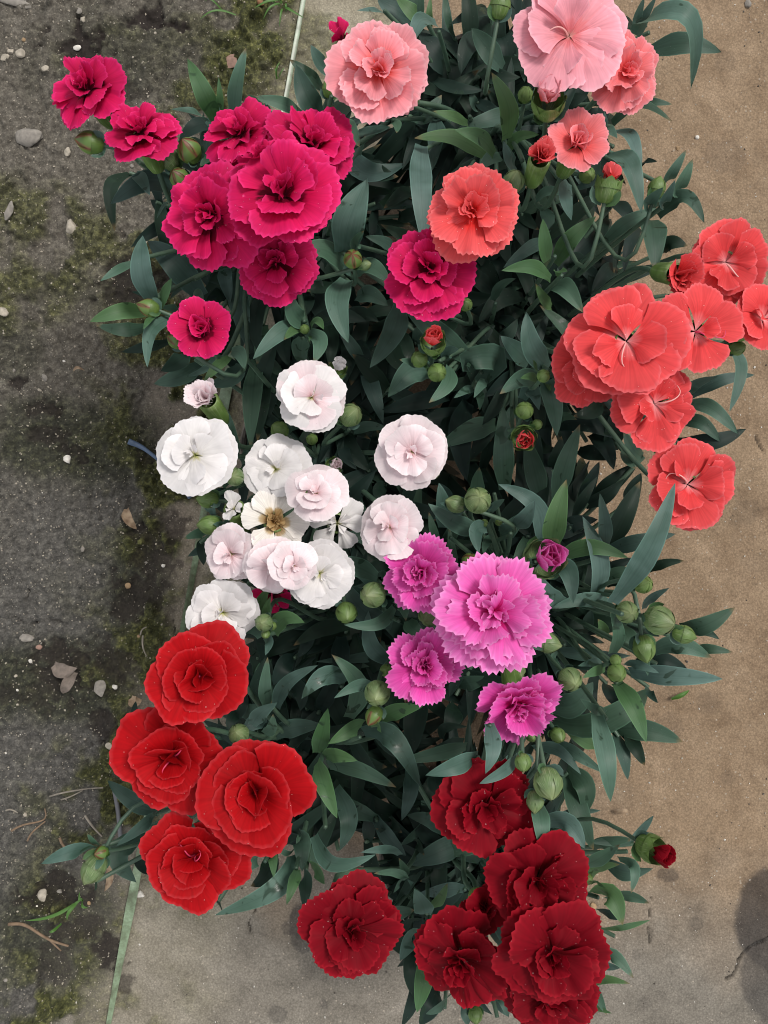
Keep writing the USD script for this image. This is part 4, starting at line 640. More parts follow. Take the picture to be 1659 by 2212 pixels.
# owner, kind, petals, x, y, r, z, tilt x, tilt y (up the picture), extra
FLOWERS = [
    ('crimson', 'double', 'crimson', 194, 201, 88, .215, -.30, .42, {}), ('crimson', 'double', 'crimson', 309, 294, 80, .22, -.18, .30, {}),
    ('crimson', 'double', 'crimson', 524, 296, 82, .22, -.22, .45, {}), ('crimson', 'double', 'crimson', 614, 432, 124, .248, .0, .05, {}), ('crimson', 'loose', 'crimson', 575, 350, 84, .237, -.1, .45, {}),
    ('crimson', 'double', 'crimson', 464, 470, 110, .228, -.15, -.05, {}), ('crimson', 'double', 'crimson', 670, 322, 98, .225, .5, .45, {}),
    ('crimson', 'double', 'crimson', 600, 566, 92, .215, .0, -.35, {}), ('crimson', 'rose_half', 'crimson', 437, 712, 70, .215, -.05, .05, {'label': 'half-open crimson flower with a tight dark centre'}),
    ('crimson', 'double', 'crimson', 928, 588, 98, .222, .02, -.05, {}), ('crimson', 'scraps', 'crimson', 742, 92, 46, .20, -.5, .3, {'label': 'small crimson flower just opening, two ragged petals showing'}),
    ('budded', 'five', 'crimson', 588, 1285, 44, .165, .0, -.2, {}),
    ('pink', 'double', 'pink', 818, 156, 103, .235, -.02, .04, {}), ('pink', 'flat', 'faded', 1228, 82, 122, .243, .0, .05, {'label': 'largest pale pink flower, fading and flat, with pale styles in its centre'}),
    ('pink', 'double', 'rosepink', 1345, 160, 86, .228, .38, .25, {}), ('pink', 'rose_half', 'rosepink', 1246, 314, 72, .225, -.02, .1, {}),
    ('pink', 'cup', 'salmon', 1166, 345, 52, .228, -.1, .1, {'label': 'red flower still rolled up in its calyx'}),
    ('pink', 'double', 'salmon', 1022, 462, 102, .24, .0, .02, {'label': 'salmon red flower with white flecks on its edges'}),
    ('coral', 'flat', 'coral', 1565, 566, 92, .225, .12, .1, {}), ('coral', 'cup', 'coral', 1457, 592, 64, .222, .0, -.55, {'label': 'half-open coral flower seen from its side'}),
    ('coral', 'flat', 'coral', 1352, 738, 122, .246, -.05, .05, {'label': 'largest coral flower, wide open with pale styles'}), ('coral', 'flat', 'coral', 1276, 785, 92, .218, -.25, -.15, {}),
    ('coral', 'five', 'coral', 1502, 716, 96, .238, .22, .0, {}), ('coral', 'flat', 'coral', 1412, 872, 94, .23, .05, -.25, {}), ('coral', 'flat', 'coral', 1645, 690, 74, .222, .2, .0, {}),
    ('coral', 'flat', 'coral', 1484, 1046, 102, .215, .02, .0, {}),
    ('white', 'round', 'white', 673, 860, 79, .225, .0, .05, {'mix': ('blush', .5)}), ('white', 'round', 'white', 424, 984, 88, .225, -.05, .0, {}), ('white', 'round', 'white', 596, 1014, 76, .212, .0, .05, {}),
    ('white', 'round2', 'blush', 890, 976, 80, .222, .05, .05, {}), ('white', 'round2', 'blush', 684, 1066, 67, .235, .0, .0, {}), ('white', 'round2', 'blush', 843, 1138, 74, .225, .05, .0, {}),
    ('white', 'withered', 'withered', 593, 1128, 70, .222, .0, .0, {'label': 'withered white flower with a dry brown centre'}),
    ('white', 'sparse', 'white', 728, 1130, 64, .205, .1, .0, {}), ('white', 'round', 'blush', 502, 1196, 64, .222, -.15, -.05, {}), ('white', 'round2', 'blush', 588, 1222, 68, .23, .0, -.1, {}),
    ('white', 'round', 'white', 690, 1238, 74, .215, .1, -.1, {}), ('white', 'round2', 'blush', 634, 1222, 54, .238, .1, .0, {}), ('white', 'round', 'white', 482, 1322, 74, .215, -.1, -.05, {}),
    ('white', 'cup', 'blush', 450, 866, 58, .215, -.1, .45, {'label': 'blush flower still half closed above its green calyx'}), ('white', 'scraps', 'white', 506, 1100, 38, .215, .0, .3, {'label': 'shrivelled white flower with curled petals'}),
    ('mauve', 'frilly_half', 'magenta', 912, 1235, 84, .225, -.08, .05, {}), ('mauve', 'frilly', 'mauve', 1066, 1324, 123, .246, .02, .0, {'label': 'largest mauve flower, fully open and frilled'}),
    ('mauve', 'frilly_half', 'magenta', 916, 1438, 82, .225, -.05, -.1, {}), ('mauve', 'frilly_half', 'magenta', 1115, 1512, 92, .222, .05, -.75, {}),
    ('scarlet', 'rose', 'scarlet', 432, 1460, 118, .245, -.02, .03, {}), ('scarlet', 'rose', 'scarlet', 378, 1632, 130, .225, -.12, .0, {}), ('scarlet', 'rose', 'scarlet', 554, 1708, 134, .238, .0, .0, {}),
    ('scarlet', 'rose', 'scarlet', 422, 1848, 122, .215, -.05, -.08, {}),
    ('ruby', 'double', 'ruby', 1047, 1738, 108, .228, .0, .05, {}), ('ruby', 'double', 'ruby', 1160, 1896, 108, .238, .05, .05, {}), ('ruby', 'double', 'ruby', 1190, 2050, 118, .25, .05, .0, {}),
    ('ruby', 'double', 'ruby', 1188, 2140, 108, .222, .0, -.25, {}), ('ruby', 'double', 'ruby', 998, 2064, 108, .228, -.22, -.05, {}), ('ruby', 'rose_half', 'ruby', 1045, 1957, 58, .225, -.1, .1, {'label': 'small half-open flower, almost black in its centre'}),
    ('ruby', 'double', 'ruby', 757, 2000, 108, .225, -.05, .0, {}),
]
rgt = np.random.default_rng(404)
for k, (own, kind, col, x, y, r, z, tx, ty, ex) in enumerate(FLOWERS):
    jt = rgt.normal(0, 0.16 if own not in ('scarlet',) else 0.05, 2); tx, ty = tx + jt[0], ty + jt[1]
    flower(own, kind, col, x, y, r, z, tx, ty, spin=k * 1.7, seed=k, **ex)

# ------------------------------------------------------------------ buds
def bud(own, x, y, r, z, dx=0.0, dy=0.0, kind='green', label=None, stem=True):
    rg = np.random.default_rng(int(x * 5 + y)); R = M(r * 0.92, z); n = unit([dx, dy, 0.45 if (dx or dy) and math.hypot(dx, dy) > 0.9 else 1.0]); F = frame(n, rg.uniform(0, 6))
    P = W(x, y, z); Lb = R * (2.6 if math.hypot(dx, dy) > .9 else 2.4)
    bm = {'green': BUD, 'pale': BUDP, 'red': BUDR}.get(kind, BUDP if kind in ('mauve',) else BUD)
    fl = xform(ROOT[own], 'bud')
    if label:
        tag(fl, label)
    openb = kind in PM
    B = P - n * Lb * 0.45
    t = np.array([0, .05, .15, .3, .45, .6, .72, .82, .91, .97, 1.0])
    rad = np.array([.3, .62, .82, .97, 1.0, .93, .79, .58, .33, .13, .01]) * R
    if openb:
        t, rad = t[:7] * 0.9, np.array([.3, .6, .8, .93, .98, .97, .92]) * R
    prof = np.stack([rad, t * Lb], 1); S = 20
    v, f = revolve(prof, S, lambda a: 1 + 0.025 * np.cos(5 * a))
    uvb = np.stack([np.tile(np.abs(np.arange(S) / S * 2 - 1), len(t)), np.repeat(t, S)], 1)
    mesh(fl, 'calyx', (v @ F.T + B, f), bm, True, uvb)
    top = 0.76 if openb else 1.03
    for i in range(5):      # overlapping pointed sepals over the tip
        nu, nv = 5, 7
        uu, vv = np.meshgrid(np.linspace(-1, 1, nu), np.linspace(0, 1, nv))
        tt = 0.42 + (top - 0.42) * vv
        w = 0.66 * np.clip(1 - vv ** 1.7, 0, 1) ** 0.8
        rr = np.interp(tt, t, rad) * 1.05 + 0.02 * R + (0.12 * R * vv ** 3 if openb else 0.03 * R * vv)
        an = i * 2 * np.pi / 5 + uu * w
        v = np.stack([rr * np.cos(an), rr * np.sin(an), tt * Lb], -1).reshape(-1, 3)
        uv = np.stack([(uu + 1) / 2, vv], -1).reshape(-1, 2)
        mesh(fl, 'sepal', (v @ F.T + B, quads(nu, nv)), SEPM if kind == 'red' else bm, True, uv)
    for i in range(3):      # bracts at the foot
        a = i * 2.1 + rg.uniform(0, 1)
        d = np.array([math.cos(a), math.sin(a), 0])
        cur = np.array([d * 0.2 * R + [0, 0, -0.02 * Lb], d * 0.95 * R + [0, 0, 0.14 * Lb], d * 1.25 * R + [0, 0, 0.42 * Lb]])
        g, uv = leaf_geo(cur @ F.T + B, R * 0.8, fold=0.2, n=6)
        mesh(fl, 'bract', g, LEAF if i else GREEN, True, uv)
    if openb:
        for i in range(11):
            tq = i / 10; L = R * (1.35 - 0.3 * tq)
            v, f, uv = petal_geo(rg, L, dg(46), dg(72 + 16 * tq), dg(94 - 2 * tq), .6, .07, .05, dg(rg.normal(0, 4)), nu=17, nv=7)
            v[:, 0] += R * (0.50 - 0.42 * tq); v[:, 2] += 0.60 * Lb
            c, s = math.cos(i * 2.4), math.sin(i * 2.4)
            v = np.stack([v[:, 0] * c - v[:, 1] * s, v[:, 0] * s + v[:, 1] * c, v[:, 2]], 1)
            mesh(fl, 'petal', (v @ F.T + B, f), PM[kind], True, uv)
    if stem:
        stem_to(own, B, n, rg, 0.0013)
BUDS = [
    ('crimson', 196, 308, 25, .205, -1.2, .1, 'red'), ('crimson', 409, 326, 27, .205, -.25, .35, 'red'), ('crimson', 388, 385, 22, .2, -.3, .2, 'red'), ('crimson', 362, 342, 26, .2, -.5, .5, 'pale'), ('crimson', 712, 192, 17, .195, .1, .9, 'red'), ('crimson', 712, 290, 18, .195, .2, .8, 'red'),
    ('crimson', 322, 665, 20, .2, -1.2, .3, 'red'), ('crimson', 762, 560, 21, .215, .0, .1, 'red'), ('crimson', 788, 573, 12, .21, .9, .1, 'pale'), ('crimson', 658, 711, 11, .20, .0, .0, 'green'), ('crimson', 995, 755, 10, .15, 0, .0, 'green'), ('crimson', 1006, 658, 15, .195, -.2, .1, 'green'), ('crimson', 380, 738, 16, .2, -1.1, .7, 'red'), ('crimson', 993, 761, 9, .16, 0, 0, 'green'),
    ('pink', 1184, 222, 38, .236, -.1, .2, 'pink', 'pink bud bursting out of its calyx'), ('pink', 1313, 405, 30, .215, .2, 1.2, 'salmon', 'narrow bud with a red petal tip'), ('pink', 888, 214, 18, .2, .2, -.5, 'green'), ('pink', 1080, 14, 24, .205, .2, 1.2, 'green'), ('pink', 1110, 392, 24, .215, .1, .4, 'pale'), ('pink', 968, 527, 24, .205, .1, -.6, 'green'), ('pink', 1418, 408, 20, .2, .3, 1.2, 'green'), ('pink', 1268, 378, 18, .2, .1, -.5, 'green'), ('pink', 1135, 205, 17, .17, 0, .3, 'green'),
    ('coral', 936, 741, 29, .222, -.05, .35, 'salmon', 'opening bud with a coral tip beside two green buds'), ('coral', 906, 776, 19, .212, -.5, .15, 'green'), ('coral', 944, 805, 21, .212, .05, -.2, 'green'), ('coral', 1131, 945, 29, .215, -.1, -.3, 'salmon', 'opening bud with a coral tip under a green bud'), ('coral', 1133, 887, 20, .215, .0, .25, 'green'), ('coral', 1160, 917, 12, .21, .5, .0, 'green'), ('coral', 1174, 812, 15, .22, .0, .05, 'green'), ('coral', 1592, 752, 17, .2, .6, .1, 'green'), ('coral', 1428, 966, 19, .19, -.4, -.4, 'red'),
    ('white', 507, 1030, 21, .22, .0, .0, 'pale'), ('white', 757, 897, 26, .205, .6, .45, 'pale'), ('white', 604, 929, 20, .19, -.7, .5, 'green'), ('white', 674, 949, 13, .165, 0, .2, 'green'), ('white', 720, 1006, 19, .21, .4, .1, 'blush', 'small blush bud about to open'), ('white', 727, 802, 21, .205, .5, .7, 'white', 'small cream bud opening'), ('white', 450, 1079, 20, .2, -1.1, .1, 'green'), ('white', 454, 1134, 22, .205, -1.1, .0, 'green'), ('white', 935, 1020, 16, .17, .3, -.5, 'green'),
    ('budded', 570, 1345, 20, .225, -.1, .1, 'pale'), ('budded', 588, 1352, 10, .22, .5, 0, 'green'), ('budded', 574, 1370, 10, .22, 0, -.5, 'green'), ('budded', 748, 1323, 24, .205, .15, -.45, 'green'),
    ('budded', 806, 1285, 29, .215, -.45, .05, 'pale'), ('budded', 838, 1262, 14, .205, -.3, .5, 'green'),
    ('mauve', 1172, 1208, 46, .225, .15, .2, 'mauve', 'mauve bud bursting out of its calyx'), ('mauve', 1032, 1081, 30, .225, .0, .2, 'pale'), ('mauve', 985, 1089, 20, .215, -1.2, .4, 'pale'), ('mauve', 1046, 1130, 9, .2, 0, 0, 'green'), ('mauve', 1077, 1128, 8, .2, 0, 0, 'green'), ('mauve', 1182, 1388, 24, .215, 1.2, -.25, 'pale'), ('mauve', 1231, 1467, 27, .215, .1, -.15, 'pale'),
    ('mauve', 815, 1497, 29, .218, -.1, -.2, 'pale'), ('mauve', 808, 1545, 19, .205, -.6, -.9, 'red'), ('mauve', 834, 1448, 14, .19, 0, .2, 'green'), ('mauve', 1389, 1262, 21, .215, .2, .3, 'green'), ('mauve', 1354, 1322, 25, .22, .0, .0, 'pale'), ('mauve', 1424, 1340, 33, .222, .55, -.1, 'pale'), ('mauve', 1476, 1370, 21, .208, 1.2, -.3, 'green'),
    ('mauve', 1391, 1400, 25, .21, .05, -.9, 'green'), ('mauve', 1332, 1453, 21, .218, .05, -.15, 'green'), ('mauve', 1330, 1426, 13, .218, .1, .3, 'green'), ('mauve', 930, 1326, 28, .2, -.6, -.4, 'pale'), ('mauve', 1110, 1448, 26, .205, .1, -.6, 'pale'), ('mauve', 1148, 1588, 15, .2, -.05, -.2, 'green'), ('mauve', 1205, 1588, 17, .2, .2, -.4, 'green'),
    ('mauve', 1014, 1212, 18, .19, .3, .6, 'red'), ('ruby', 1184, 1692, 33, .242, .05, -.75, 'pale'), ('ruby', 1156, 1730, 20, .235, -.15, -1.2, 'pale'), ('ruby', 1130, 1647, 19, .24, -.1, -.7, 'green'),
    ('ruby', 1406, 1832, 32, .205, .7, -.12, 'ruby', 'ruby bud on a side shoot, just opening over tan concrete'), ('ruby', 1268, 1898, 13, .2, .5, .2, 'green'), ('ruby', 1027, 2192, 16, .16, .0, -.6, 'green'),
    ('scarlet', 203, 1876, 27, .17, -.55, -.95, 'pale'), ('scarlet', 219, 1842, 15, .17, -.6, .2, 'red'), ('scarlet', 516, 1586, 23, .215, -.1, .5, 'pale'),
]
for b in BUDS:
    bud(*b)

# ------------------------------------------------------------------ small things on the ground
def ground_pt(x, y, dz=0.0):
    p = W(x, y, 0.0); p[2] = gz(p[0], p[1]) + dz
    return p
strip_m = mat('strip_plastic', {'geo': ('geometry', {}), 'n': ('noise_texture', {'scale': 75.0, 'detail': 6.0, 'roughness': 0.7}), 'r': ('rgb_ramp', {'ramp': [(0.32, (0.075, 0.085, 0.050)), (0.46, (0.125, 0.165, 0.098)), (0.58, (0.19, 0.26, 0.165)), (0.72, (0.33, 0.41, 0.29))]}),
                                'p': ('principled_bsdf', {'roughness': 0.35})}, [('geo.position', 'n.vector'), ('n.fac', 'r.fac'), ('r.color', 'p.base_color')], surface='p.BSDF')
ys = np.linspace(-420, 2560, 90); xs = strip_x(ys)
from scipy.ndimage import gaussian_filter1d
xs = gaussian_filter1d(xs, 3)
cl = np.array([ground_pt(x, y) for x, y in zip(xs, ys)]); cl[:, 2] = gaussian_filter1d(cl[:, 2], 3) + 0.0028
wid = np.interp(ys, [-420, 0, 120, 400, 820, 900, 1050, 1150, 1330, 1700, 1850, 1960, 2050, 2212, 2560], [9, 9, 9, 8, 24, 24, 16, 13, 10, 11, 18, 20, 15, 9, 11]) * HC / PX * 0.5
tl = np.gradient(cl, axis=0); tl /= np.linalg.norm(tl, axis=1, keepdims=True); sd = np.cross(tl, [0, 0, 1.0])
tw = np.interp(ys, [-420, 400, 820, 1100, 1330, 1900, 2212, 2560], [.2, .5, .1, .4, .7, .1, .6, .3])
full = 0.0042
ring = []
for a, b in ((-1, 0.0004), (0, 0.0007), (1, 0.0004), (1, -0.0004), (0, -0.0001), (-1, -0.0004)):
    ring.append(cl + (a * wid)[:, None] * sd + np.stack([0 * wid, 0 * wid, a * tw * 0.0016 + b], 1))
ring = np.stack(ring, 1); k = 6; nn = len(cl)
i, j = np.meshgrid(np.arange(nn - 1), np.arange(k), indexing='ij')
q = np.stack([i * k + j, i * k + (j + 1) % k, (i + 1) * k + (j + 1) % k, (i + 1) * k + j], -1).reshape(-1, 4)
p = mesh('/World', 'plastic_strip', (ring.reshape(-1, 3), q), strip_m, smooth=40)
tag(p, 'long pale green flat plastic strip lying along the edge of the soil', 'strip')

blue_m = mat('blue_plastic', {'p': ('principled_bsdf', {'base_color': (0.075, 0.115, 0.19), 'roughness': 0.45})}, [], surface='p.BSDF')
greyc_m = mat('grey_plastic', {'p': ('principled_bsdf', {'base_color': (0.13, 0.13, 0.14), 'roughness': 0.5})}, [], surface='p.BSDF')
p = mesh('/World', 'blue_cord', tube([ground_pt(x, y, 0.004) for x, y in ((283, 955), (300, 962), (335, 984), (370, 1012), (400, 1048), (415, 1075))], [0.0024, 0.0016, 0.0014, 0.0014, 0.0022], 8, 20), blue_m)
tag(p, 'short blue plastic cord lying under the white flowers', 'cord')
p = mesh('/World', 'grey_cord', tube([ground_pt(x, y, 0.003) for x, y in ((256, 1690), (258, 1730), (262, 1780), (267, 1835), (276, 1880))], 0.0018, 8, 16), greyc_m)
tag(p, 'short grey plastic cord beside the scarlet carnations', 'cord')

def stone_mat(name, c):
    return mat(name, {'geo': ('geometry', {}), 'n': ('noise_texture', {'scale': 300.0, 'detail': 4.0}), 'r': ('rgb_ramp', {'ramp': [(0.3, tuple(0.7 * a for a in c)), (0.7, tuple(min(1, 1.2 * a) for a in c))]}),
                      'p': ('principled_bsdf', {'roughness': 0.85})}, [('geo.position', 'n.vector'), ('n.fac', 'r.fac'), ('r.color', 'p.base_color')], surface='p.BSDF')
ST = {k: stone_mat(k + '_stone', c) for k, c in dict(pale=(.36, .32, .26), grey=(.22, .20, .175), white=(.6, .57, .52), pink=(.26, .16, .125), ochre=(.3, .2, .11), dark=(.07, .06, .05), brown=(.25, .12, .06)).items()}
def pebble(x, y, rx, ry, c, label, cat='pebble', group=None, flat=0.45, seed=0, name='pebble'):
    rg = np.random.default_rng(int(x * 13 + y * 7 + seed)); m = trimesh.creation.icosphere(2 if max(rx, ry) > 8 else 1)
    v = np.array(m.vertices); h = HC / PX
    # broken faces: cut with a few planes
    for _ in range(7):
        d = unit(rg.normal(size=3)); lim = rg.uniform(0.55, 0.9); e = v @ d; v -= np.clip(e - lim, 0, None)[:, None] * d
    v *= 1 + 0.25 * (meshkit.noise(v * 2.2 + seed + x, 3)[:, None] - 0.5)
    a = rg.uniform(0, 3.14); v = v * [rx * h, ry * h, min(rx, ry) * h * flat * 1.4]
    c_, s_ = math.cos(a if abs(rx - ry) < 3 else rg.normal(0, .3)), math.sin(a if abs(rx - ry) < 3 else rg.normal(0, .3))
    v[:, :2] = v[:, :2] @ np.array([[c_, -s_], [s_, c_]]).T
    P = ground_pt(x, y); v = v + P + [0, 0, -v[:, 2].min() * 0.6]
    p = mesh('/World', name, (v, np.array(m.faces)), ST[c], smooth=28)
    tag(p, label, cat, group)
for x, y, rx, ry, c, lab in (
    (66, 299, 29, 21, 'grey', 'large flat grey stone flake left of the crimson flowers'), (500, 141, 12, 16, 'pink', 'pinkish brown pebble between two upright leaf tips'),
    (45, 116, 12, 10, 'pale', 'pale angular pebble, the right one of a pair at upper left'), (14, 129, 12, 8, 'pale', 'pale pebble at the left edge above the stone flake'),
    (24, 112, 8, 6, 'pale', 'small pale pebble just above the two at the left edge'), (165, 101, 9, 6, 'white', 'whitish pebble on the black dirt patch'), (181, 44, 7, 7, 'pale', 'pale round pebble near the top by the moss'),
    (104, 156, 8, 7, 'pale', 'pale pebble left of the topmost crimson flower'), (171, 25, 8, 7, 'grey', 'grey pebble at the top beside the moss'), (158, 494, 14, 17, 'pale', 'pale flat stone left of the drooping leaf'),
    (28, 462, 8, 21, 'grey', 'long grey stone sliver lying aslant at the left edge'), (148, 331, 7, 10, 'pale', 'pale pebble below the stone flake'), (147, 993, 11, 9, 'white', 'whitish square pebble on dark moss left of the white flowers'),
    (20, 681, 11, 8, 'pale', 'pale pebble at the left edge level with the half-open crimson flower'), (97, 816, 9, 7, 'grey', 'grey pebble in the middle of the dark soil'), (249, 1482, 6, 7, 'white', 'bright white pebble left of the scarlet flowers'),
    (57, 1378, 17, 9, 'grey', 'grey stone lying on the soil crack'), (84, 1398, 8, 6, 'pink', 'reddish pebble right of the stone on the crack'), (277, 1265, 7, 7, 'ochre', 'ochre pebble on the dark soil near the strip'),
    (243, 1610, 14, 8, 'pale', 'pale stone beside the scarlet flower petals'), (95, 1931, 11, 14, 'pale', 'pale broken stone below the drooping scarlet bud'), (127, 1927, 6, 7, 'grey', 'grey pebble next to the pale broken stone'),
    (304, 1931, 9, 8, 'white', 'whitish pebble right of the strip below the lowest scarlet flower'), (222, 1484, 15, 20, 'grey', 'grey lump half sunk in the moss'), (1615, 10, 9, 8, 'grey', 'grey pebble on the tan concrete at the upper right corner'),
    (12, -4, 55, 12, 'grey', 'grey stone edge reaching in at the top left corner'), (1281, 1957, 8, 7, 'ochre', 'ochre pebble half hidden under ruby petals'), (890, 8, 6, 5, 'brown', 'rusty brown chip at the top by the dark leaves'), (565, 10, 10, 8, 'brown', 'rust brown chip at the top beside the grass tuft'),
    (1505, 297, 5, 5, 'white', 'bright white pebble on the tan concrete right of the pink flowers'), (1464, 320, 5, 5, 'ochre', 'small ochre pebble on the tan concrete')):
    pebble(x, y, rx, ry, c, lab)
rg = np.random.default_rng(77); cnt = 0
while cnt < 34:
    x, y = rg.uniform(5, 400), rg.uniform(5, 2200)
    if strip_x(y) - x < 20:
        continue
    r_ = rg.uniform(3.0, 5.5); cnt += 1
    pebble(x, y, r_, r_ * rg.uniform(.7, 1.2), rg.choice(['pale', 'pale', 'grey', 'white', 'ochre', 'grey']), 'tiny pebble scattered on the dark mossy soil', 'pebble', 'tiny pebbles on the soil')

# fine grit: uncountable
def scatter(name, label, n, region, sizes, c, seed):
    rg = np.random.default_rng(seed); pi_p = numbered('/World', name)
    pi = UsdGeom.PointInstancer.Define(stage, pi_p)
    m = trimesh.creation.icosahedron(); v = np.array(m.vertices) * (1 + rg.uniform(-.3, .3, (12, 1))) * [1, .8, .6]
    usdkit.mesh(stage, pi_p + '/grain', (v, np.array(m.faces)), ST[c], smooth=False)
    pos, sc = [], []
    while len(pos) < n:
        x, y = rg.uniform(-60, 1720), rg.uniform(-60, 2270)
        if not region(x, y, rg):
            continue
        s = rg.uniform(*sizes) * HC / PX * (0.5 + rg.random() ** 3)
        pos.append(ground_pt(x, y, s * 0.25)); sc.append(s)
    pi.CreatePrototypesRel().AddTarget(pi_p + '/grain')
    pi.CreateProtoIndicesAttr(Vt.IntArray([0] * n)); pi.CreatePositionsAttr(Vt.Vec3fArray.FromNumpy(np.array(pos, np.float32)))
    pi.CreateScalesAttr(Vt.Vec3fArray.FromNumpy(np.repeat(np.array(sc, np.float32)[:, None], 3, 1)))
    qs = rg.normal(size=(n, 4)); qs /= np.linalg.norm(qs, axis=1, keepdims=True)
    pi.CreateOrientationsAttr(Vt.QuathArray([Gf.Quath(float(a), float(b), float(c_), float(d)) for a, b, c_, d in qs]))
    tag(pi_p, label, kind='stuff')
left = lambda x, y, r: strip_x(y) - x > 0
right = lambda x, y, r: strip_x(y) - x < -20
scatter('white_grit', 'fine white grit glinting on the concrete', 1100, right, (0.8, 2.3), 'white', 1)
scatter('pale_grit', 'fine pale grit in the soil', 6000, left, (0.9, 2.4), 'pale', 2)
scatter('white_grit', 'white specks of grit on the soil', 260, left, (0.8, 2.2), 'white', 3)
scatter('dark_grit', 'dark crumbs on the soil and concrete', 900, lambda x, y, r: True, (1.0, 2.4), 'dark', 4)
scatter('ochre_grit', 'sandy grains on the concrete', 900, right, (0.9, 2.0), 'pale', 5)

# dry leaves, twigs, grass
dry_m = mat('dry_leaf', {'geo': ('geometry', {}), 'n': ('noise_texture', {'scale': 200.0, 'detail': 3.0}), 'r': ('rgb_ramp', {'ramp': [(0.3, (0.16, 0.10, 0.06)), (0.7, (0.36, 0.27, 0.18))]}), 'p': ('principled_bsdf', {'roughness': 0.8})}, [('geo.position', 'n.vector'), ('n.fac', 'r.fac'), ('r.color', 'p.base_color')], surface='p.BSDF')
grey_dry = stone_mat('grey_dry_leaf', (.16, .13, .11))
twig_m = stone_mat('twig', (.20, .135, .085)); root_m = stone_mat('dry_root', (.25, .22, .18))
grass_m = mat('grass_blade', {'p': ('principled_bsdf', {'base_color': (0.07, 0.17, 0.03), 'roughness': 0.5}), 't': ('translucent_bsdf', {'color': (0.08, 0.2, 0.03)}), 'out': ('mix_closure', {'fac': 0.25})}, [('p.BSDF', 'out.closure1'), ('t.BSDF', 'out.closure2')])
def scrap(pts, width, m, label, cat='dry leaf', name='dry_leaf', dz=0.004):
    pp = [ground_pt(x, y, dz + (0.004 if 0 < i < len(pts) - 1 else 0)) for i, (x, y) in enumerate(pts)]
    g, uv = leaf_geo(pp, width * HC / PX, roll=0.2, fold=0.5, rng=np.random.default_rng(int(pts[0][0])), twist=0.6)
    tag(mesh('/World', name, g, m, True, uv), label, cat)
T = lambda t, *ps: [D(t, *p) for p in ps]
scrap(T('G', (795, 165), (820, 230), (860, 290)), 22, dry_m, 'pale brown dry leaf on the moss left of the withered flower')
scrap(T('G', (345, 1130), (430, 1170), (490, 1150)), 34, grey_dry, 'grey crumpled dry leaf on the soil left of the uppermost scarlet flower')
scrap(T('G', (470, 1180), (440, 1240), (400, 1310)), 26, grey_dry, 'grey brown dry leaf just below the crumpled one')
scrap(T('D', (475, 893), (510, 880), (540, 890)), 8, dry_m, 'small thin brown leaf scrap on the soil left of the half-open crimson flower')
scrap(T('L', (695, 450), (740, 440), (782, 452)), 11, dry_m, 'pale seed husk on the tan concrete')
scrap(T('I', (1050, 1340), (1100, 1310), (1160, 1285)), 10, grass_m, 'small green leaf scrap on the tan concrete', 'leaf scrap', 'leaf_scrap')
scrap(T('H', (1330, 1490), (1360, 1450), (1385, 1420)), 12, dry_m, 'dry tan leaf in the gap below the mauve flowers')
scrap(T('J', (690, 760), (705, 850), (660, 950)), 16, dry_m, 'curled dry brown leaf under the drooping scarlet bud')
scrap(T('G', (830, 1330), (860, 1350), (890, 1340)), 26, dry_m, 'dry tan leaf against the edge of the scarlet flower')
def twig(pts, r, m, label, name='twig', cat='twig'):
    pp = [ground_pt(x, y, 0.0025 + (0.003 if i % 2 else 0)) for i, (x, y) in enumerate(pts)]
    tag(mesh('/World', name, tube(pp, [r, r * 0.8, r * 0.6], 6, 18), m), label, cat)
twig(T('J', (65, 1158), (160, 1150), (230, 1215), (330, 1250), (430, 1297)), 0.0014, twig_m, 'thin brown forked twig at the lower left')
twig(T('J', (300, 1238), (355, 1280), (385, 1325)), 0.0009, twig_m, 'short side piece lying against the thin brown twig')
twig(T('J', (320, 365), (430, 320), (560, 315), (670, 290)), 0.0008, root_m, 'long pale dry root left of the scarlet flowers', 'dry_root', 'root')
twig(T('J', (390, 385), (470, 350), (520, 330)), 0.0007, root_m, 'short pale dry root beside the long one', 'dry_root', 'root')
twig(T('J', (540, 480), (590, 540), (650, 605)), 0.001, root_m, 'bent pale root pointing at the drooping bud', 'dry_root', 'root')
twig(T('J', (80, 580), (180, 530), (290, 500), (300, 430)), 0.0009, twig_m, 'brown dry root curving on the grey soil at the left', 'dry_root', 'root')
twig(T('J', (180, 640), (220, 580), (290, 520)), 0.0009, twig_m, 'brown root branch beside the curving root', 'dry_root', 'root')
twig(T('J', (400, 600), (430, 650), (482, 695)), 0.0011, twig_m, 'short brown root above the long pointed leaf', 'dry_root', 'root')
twig(T('J', (50, 450), (80, 440), (130, 460)), 0.0008, root_m, 'small hooked root near the left edge', 'dry_root', 'root')
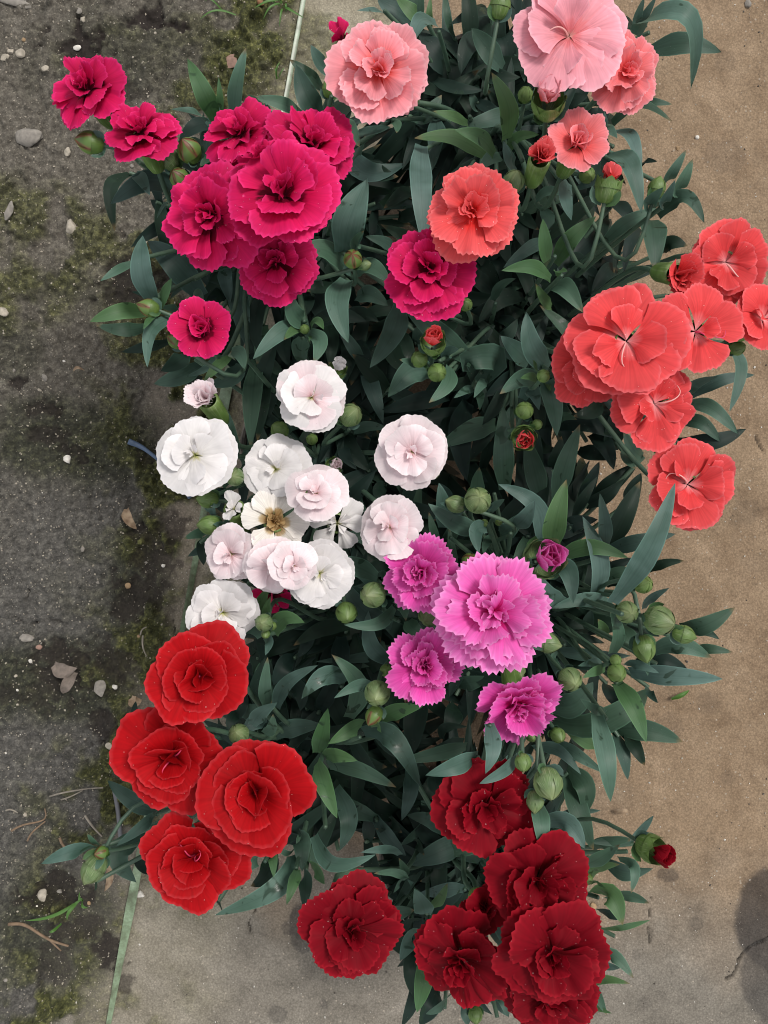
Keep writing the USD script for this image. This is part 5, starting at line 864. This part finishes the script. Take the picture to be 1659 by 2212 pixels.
twig(T('G', (890, 940), (910, 900), (930, 890)), 0.0007, root_m, 'tiny pale root above the uppermost scarlet flower', 'dry_root', 'root')
twig(T('G', (905, 945), (915, 1000), (925, 1070)), 0.0008, root_m, 'thin straight root left of the uppermost scarlet flower', 'dry_root', 'root')
def tuft(blades, label):
    x = xform('/World', 'grass_tuft'); tag(x, label, 'grass')
    for pts, wd in blades:
        n_ = len(pts); pp = [ground_pt(px, py, 0.003 + 0.012 * math.sin(math.pi * min(1, (i + 0.3) / n_))) for i, (px, py) in enumerate(pts)]
        g, uv = leaf_geo(pp, wd * HC / PX, fold=0.3, rng=np.random.default_rng(int(pts[-1][0] + pts[-1][1])), n=9)
        mesh(x, 'blade', g, grass_m, True, uv)
tuft([(T('B', (180, 60), (100, 90), (20, 130)), 6), (T('B', (185, 70), (130, 40), (60, 20)), 7), (T('B', (190, 80), (240, 140), (325, 175)), 6), (T('B', (190, 90), (185, 150), (170, 230)), 5), (T('B', (180, 60), (190, 30), (150, -20)), 6), (T('B', (200, 60), (230, 20), (270, -30)), 5), (T('B', (180, 70), (110, 130), (70, 180)), 5),
      (T('B', (170, 80), (60, 60), (-30, 90)), 5), (T('B', (195, 75), (215, 110), (210, 140)), 5), (T('A', (1480, 135), (1400, 130), (1340, 150), (1265, 190)), 5), (T('A', (1400, 110), (1340, 80), (1290, 60)), 4)], 'green grass tuft at the top beside the strip')
tuft([(T('J', (530, 985), (400, 1050), (200, 1092)), 8), (T('J', (535, 990), (540, 960), (525, 925)), 8), (T('J', (535, 990), (560, 1005), (582, 1025)), 8), (T('J', (510, 1000), (470, 1040), (450, 1100)), 8), (T('J', (400, 1140), (370, 1150), (340, 1165)), 7)], 'green grass sprig at the lower left under the drooping bud')
tuft([(T('A', (335, -20), (330, 20), (338, 65)), 9), (T('A', (345, -10), (350, 15), (345, 40)), 7)], 'two grass blades hanging in at the top left edge')
tuft([(T('B', (150, 530), (160, 490), (180, 450)), 4), (T('B', (155, 530), (150, 500), (140, 480)), 3), (T('B', (160, 530), (190, 510), (205, 480)), 3)], 'tiny faint grass seedling on the mossy concrete')
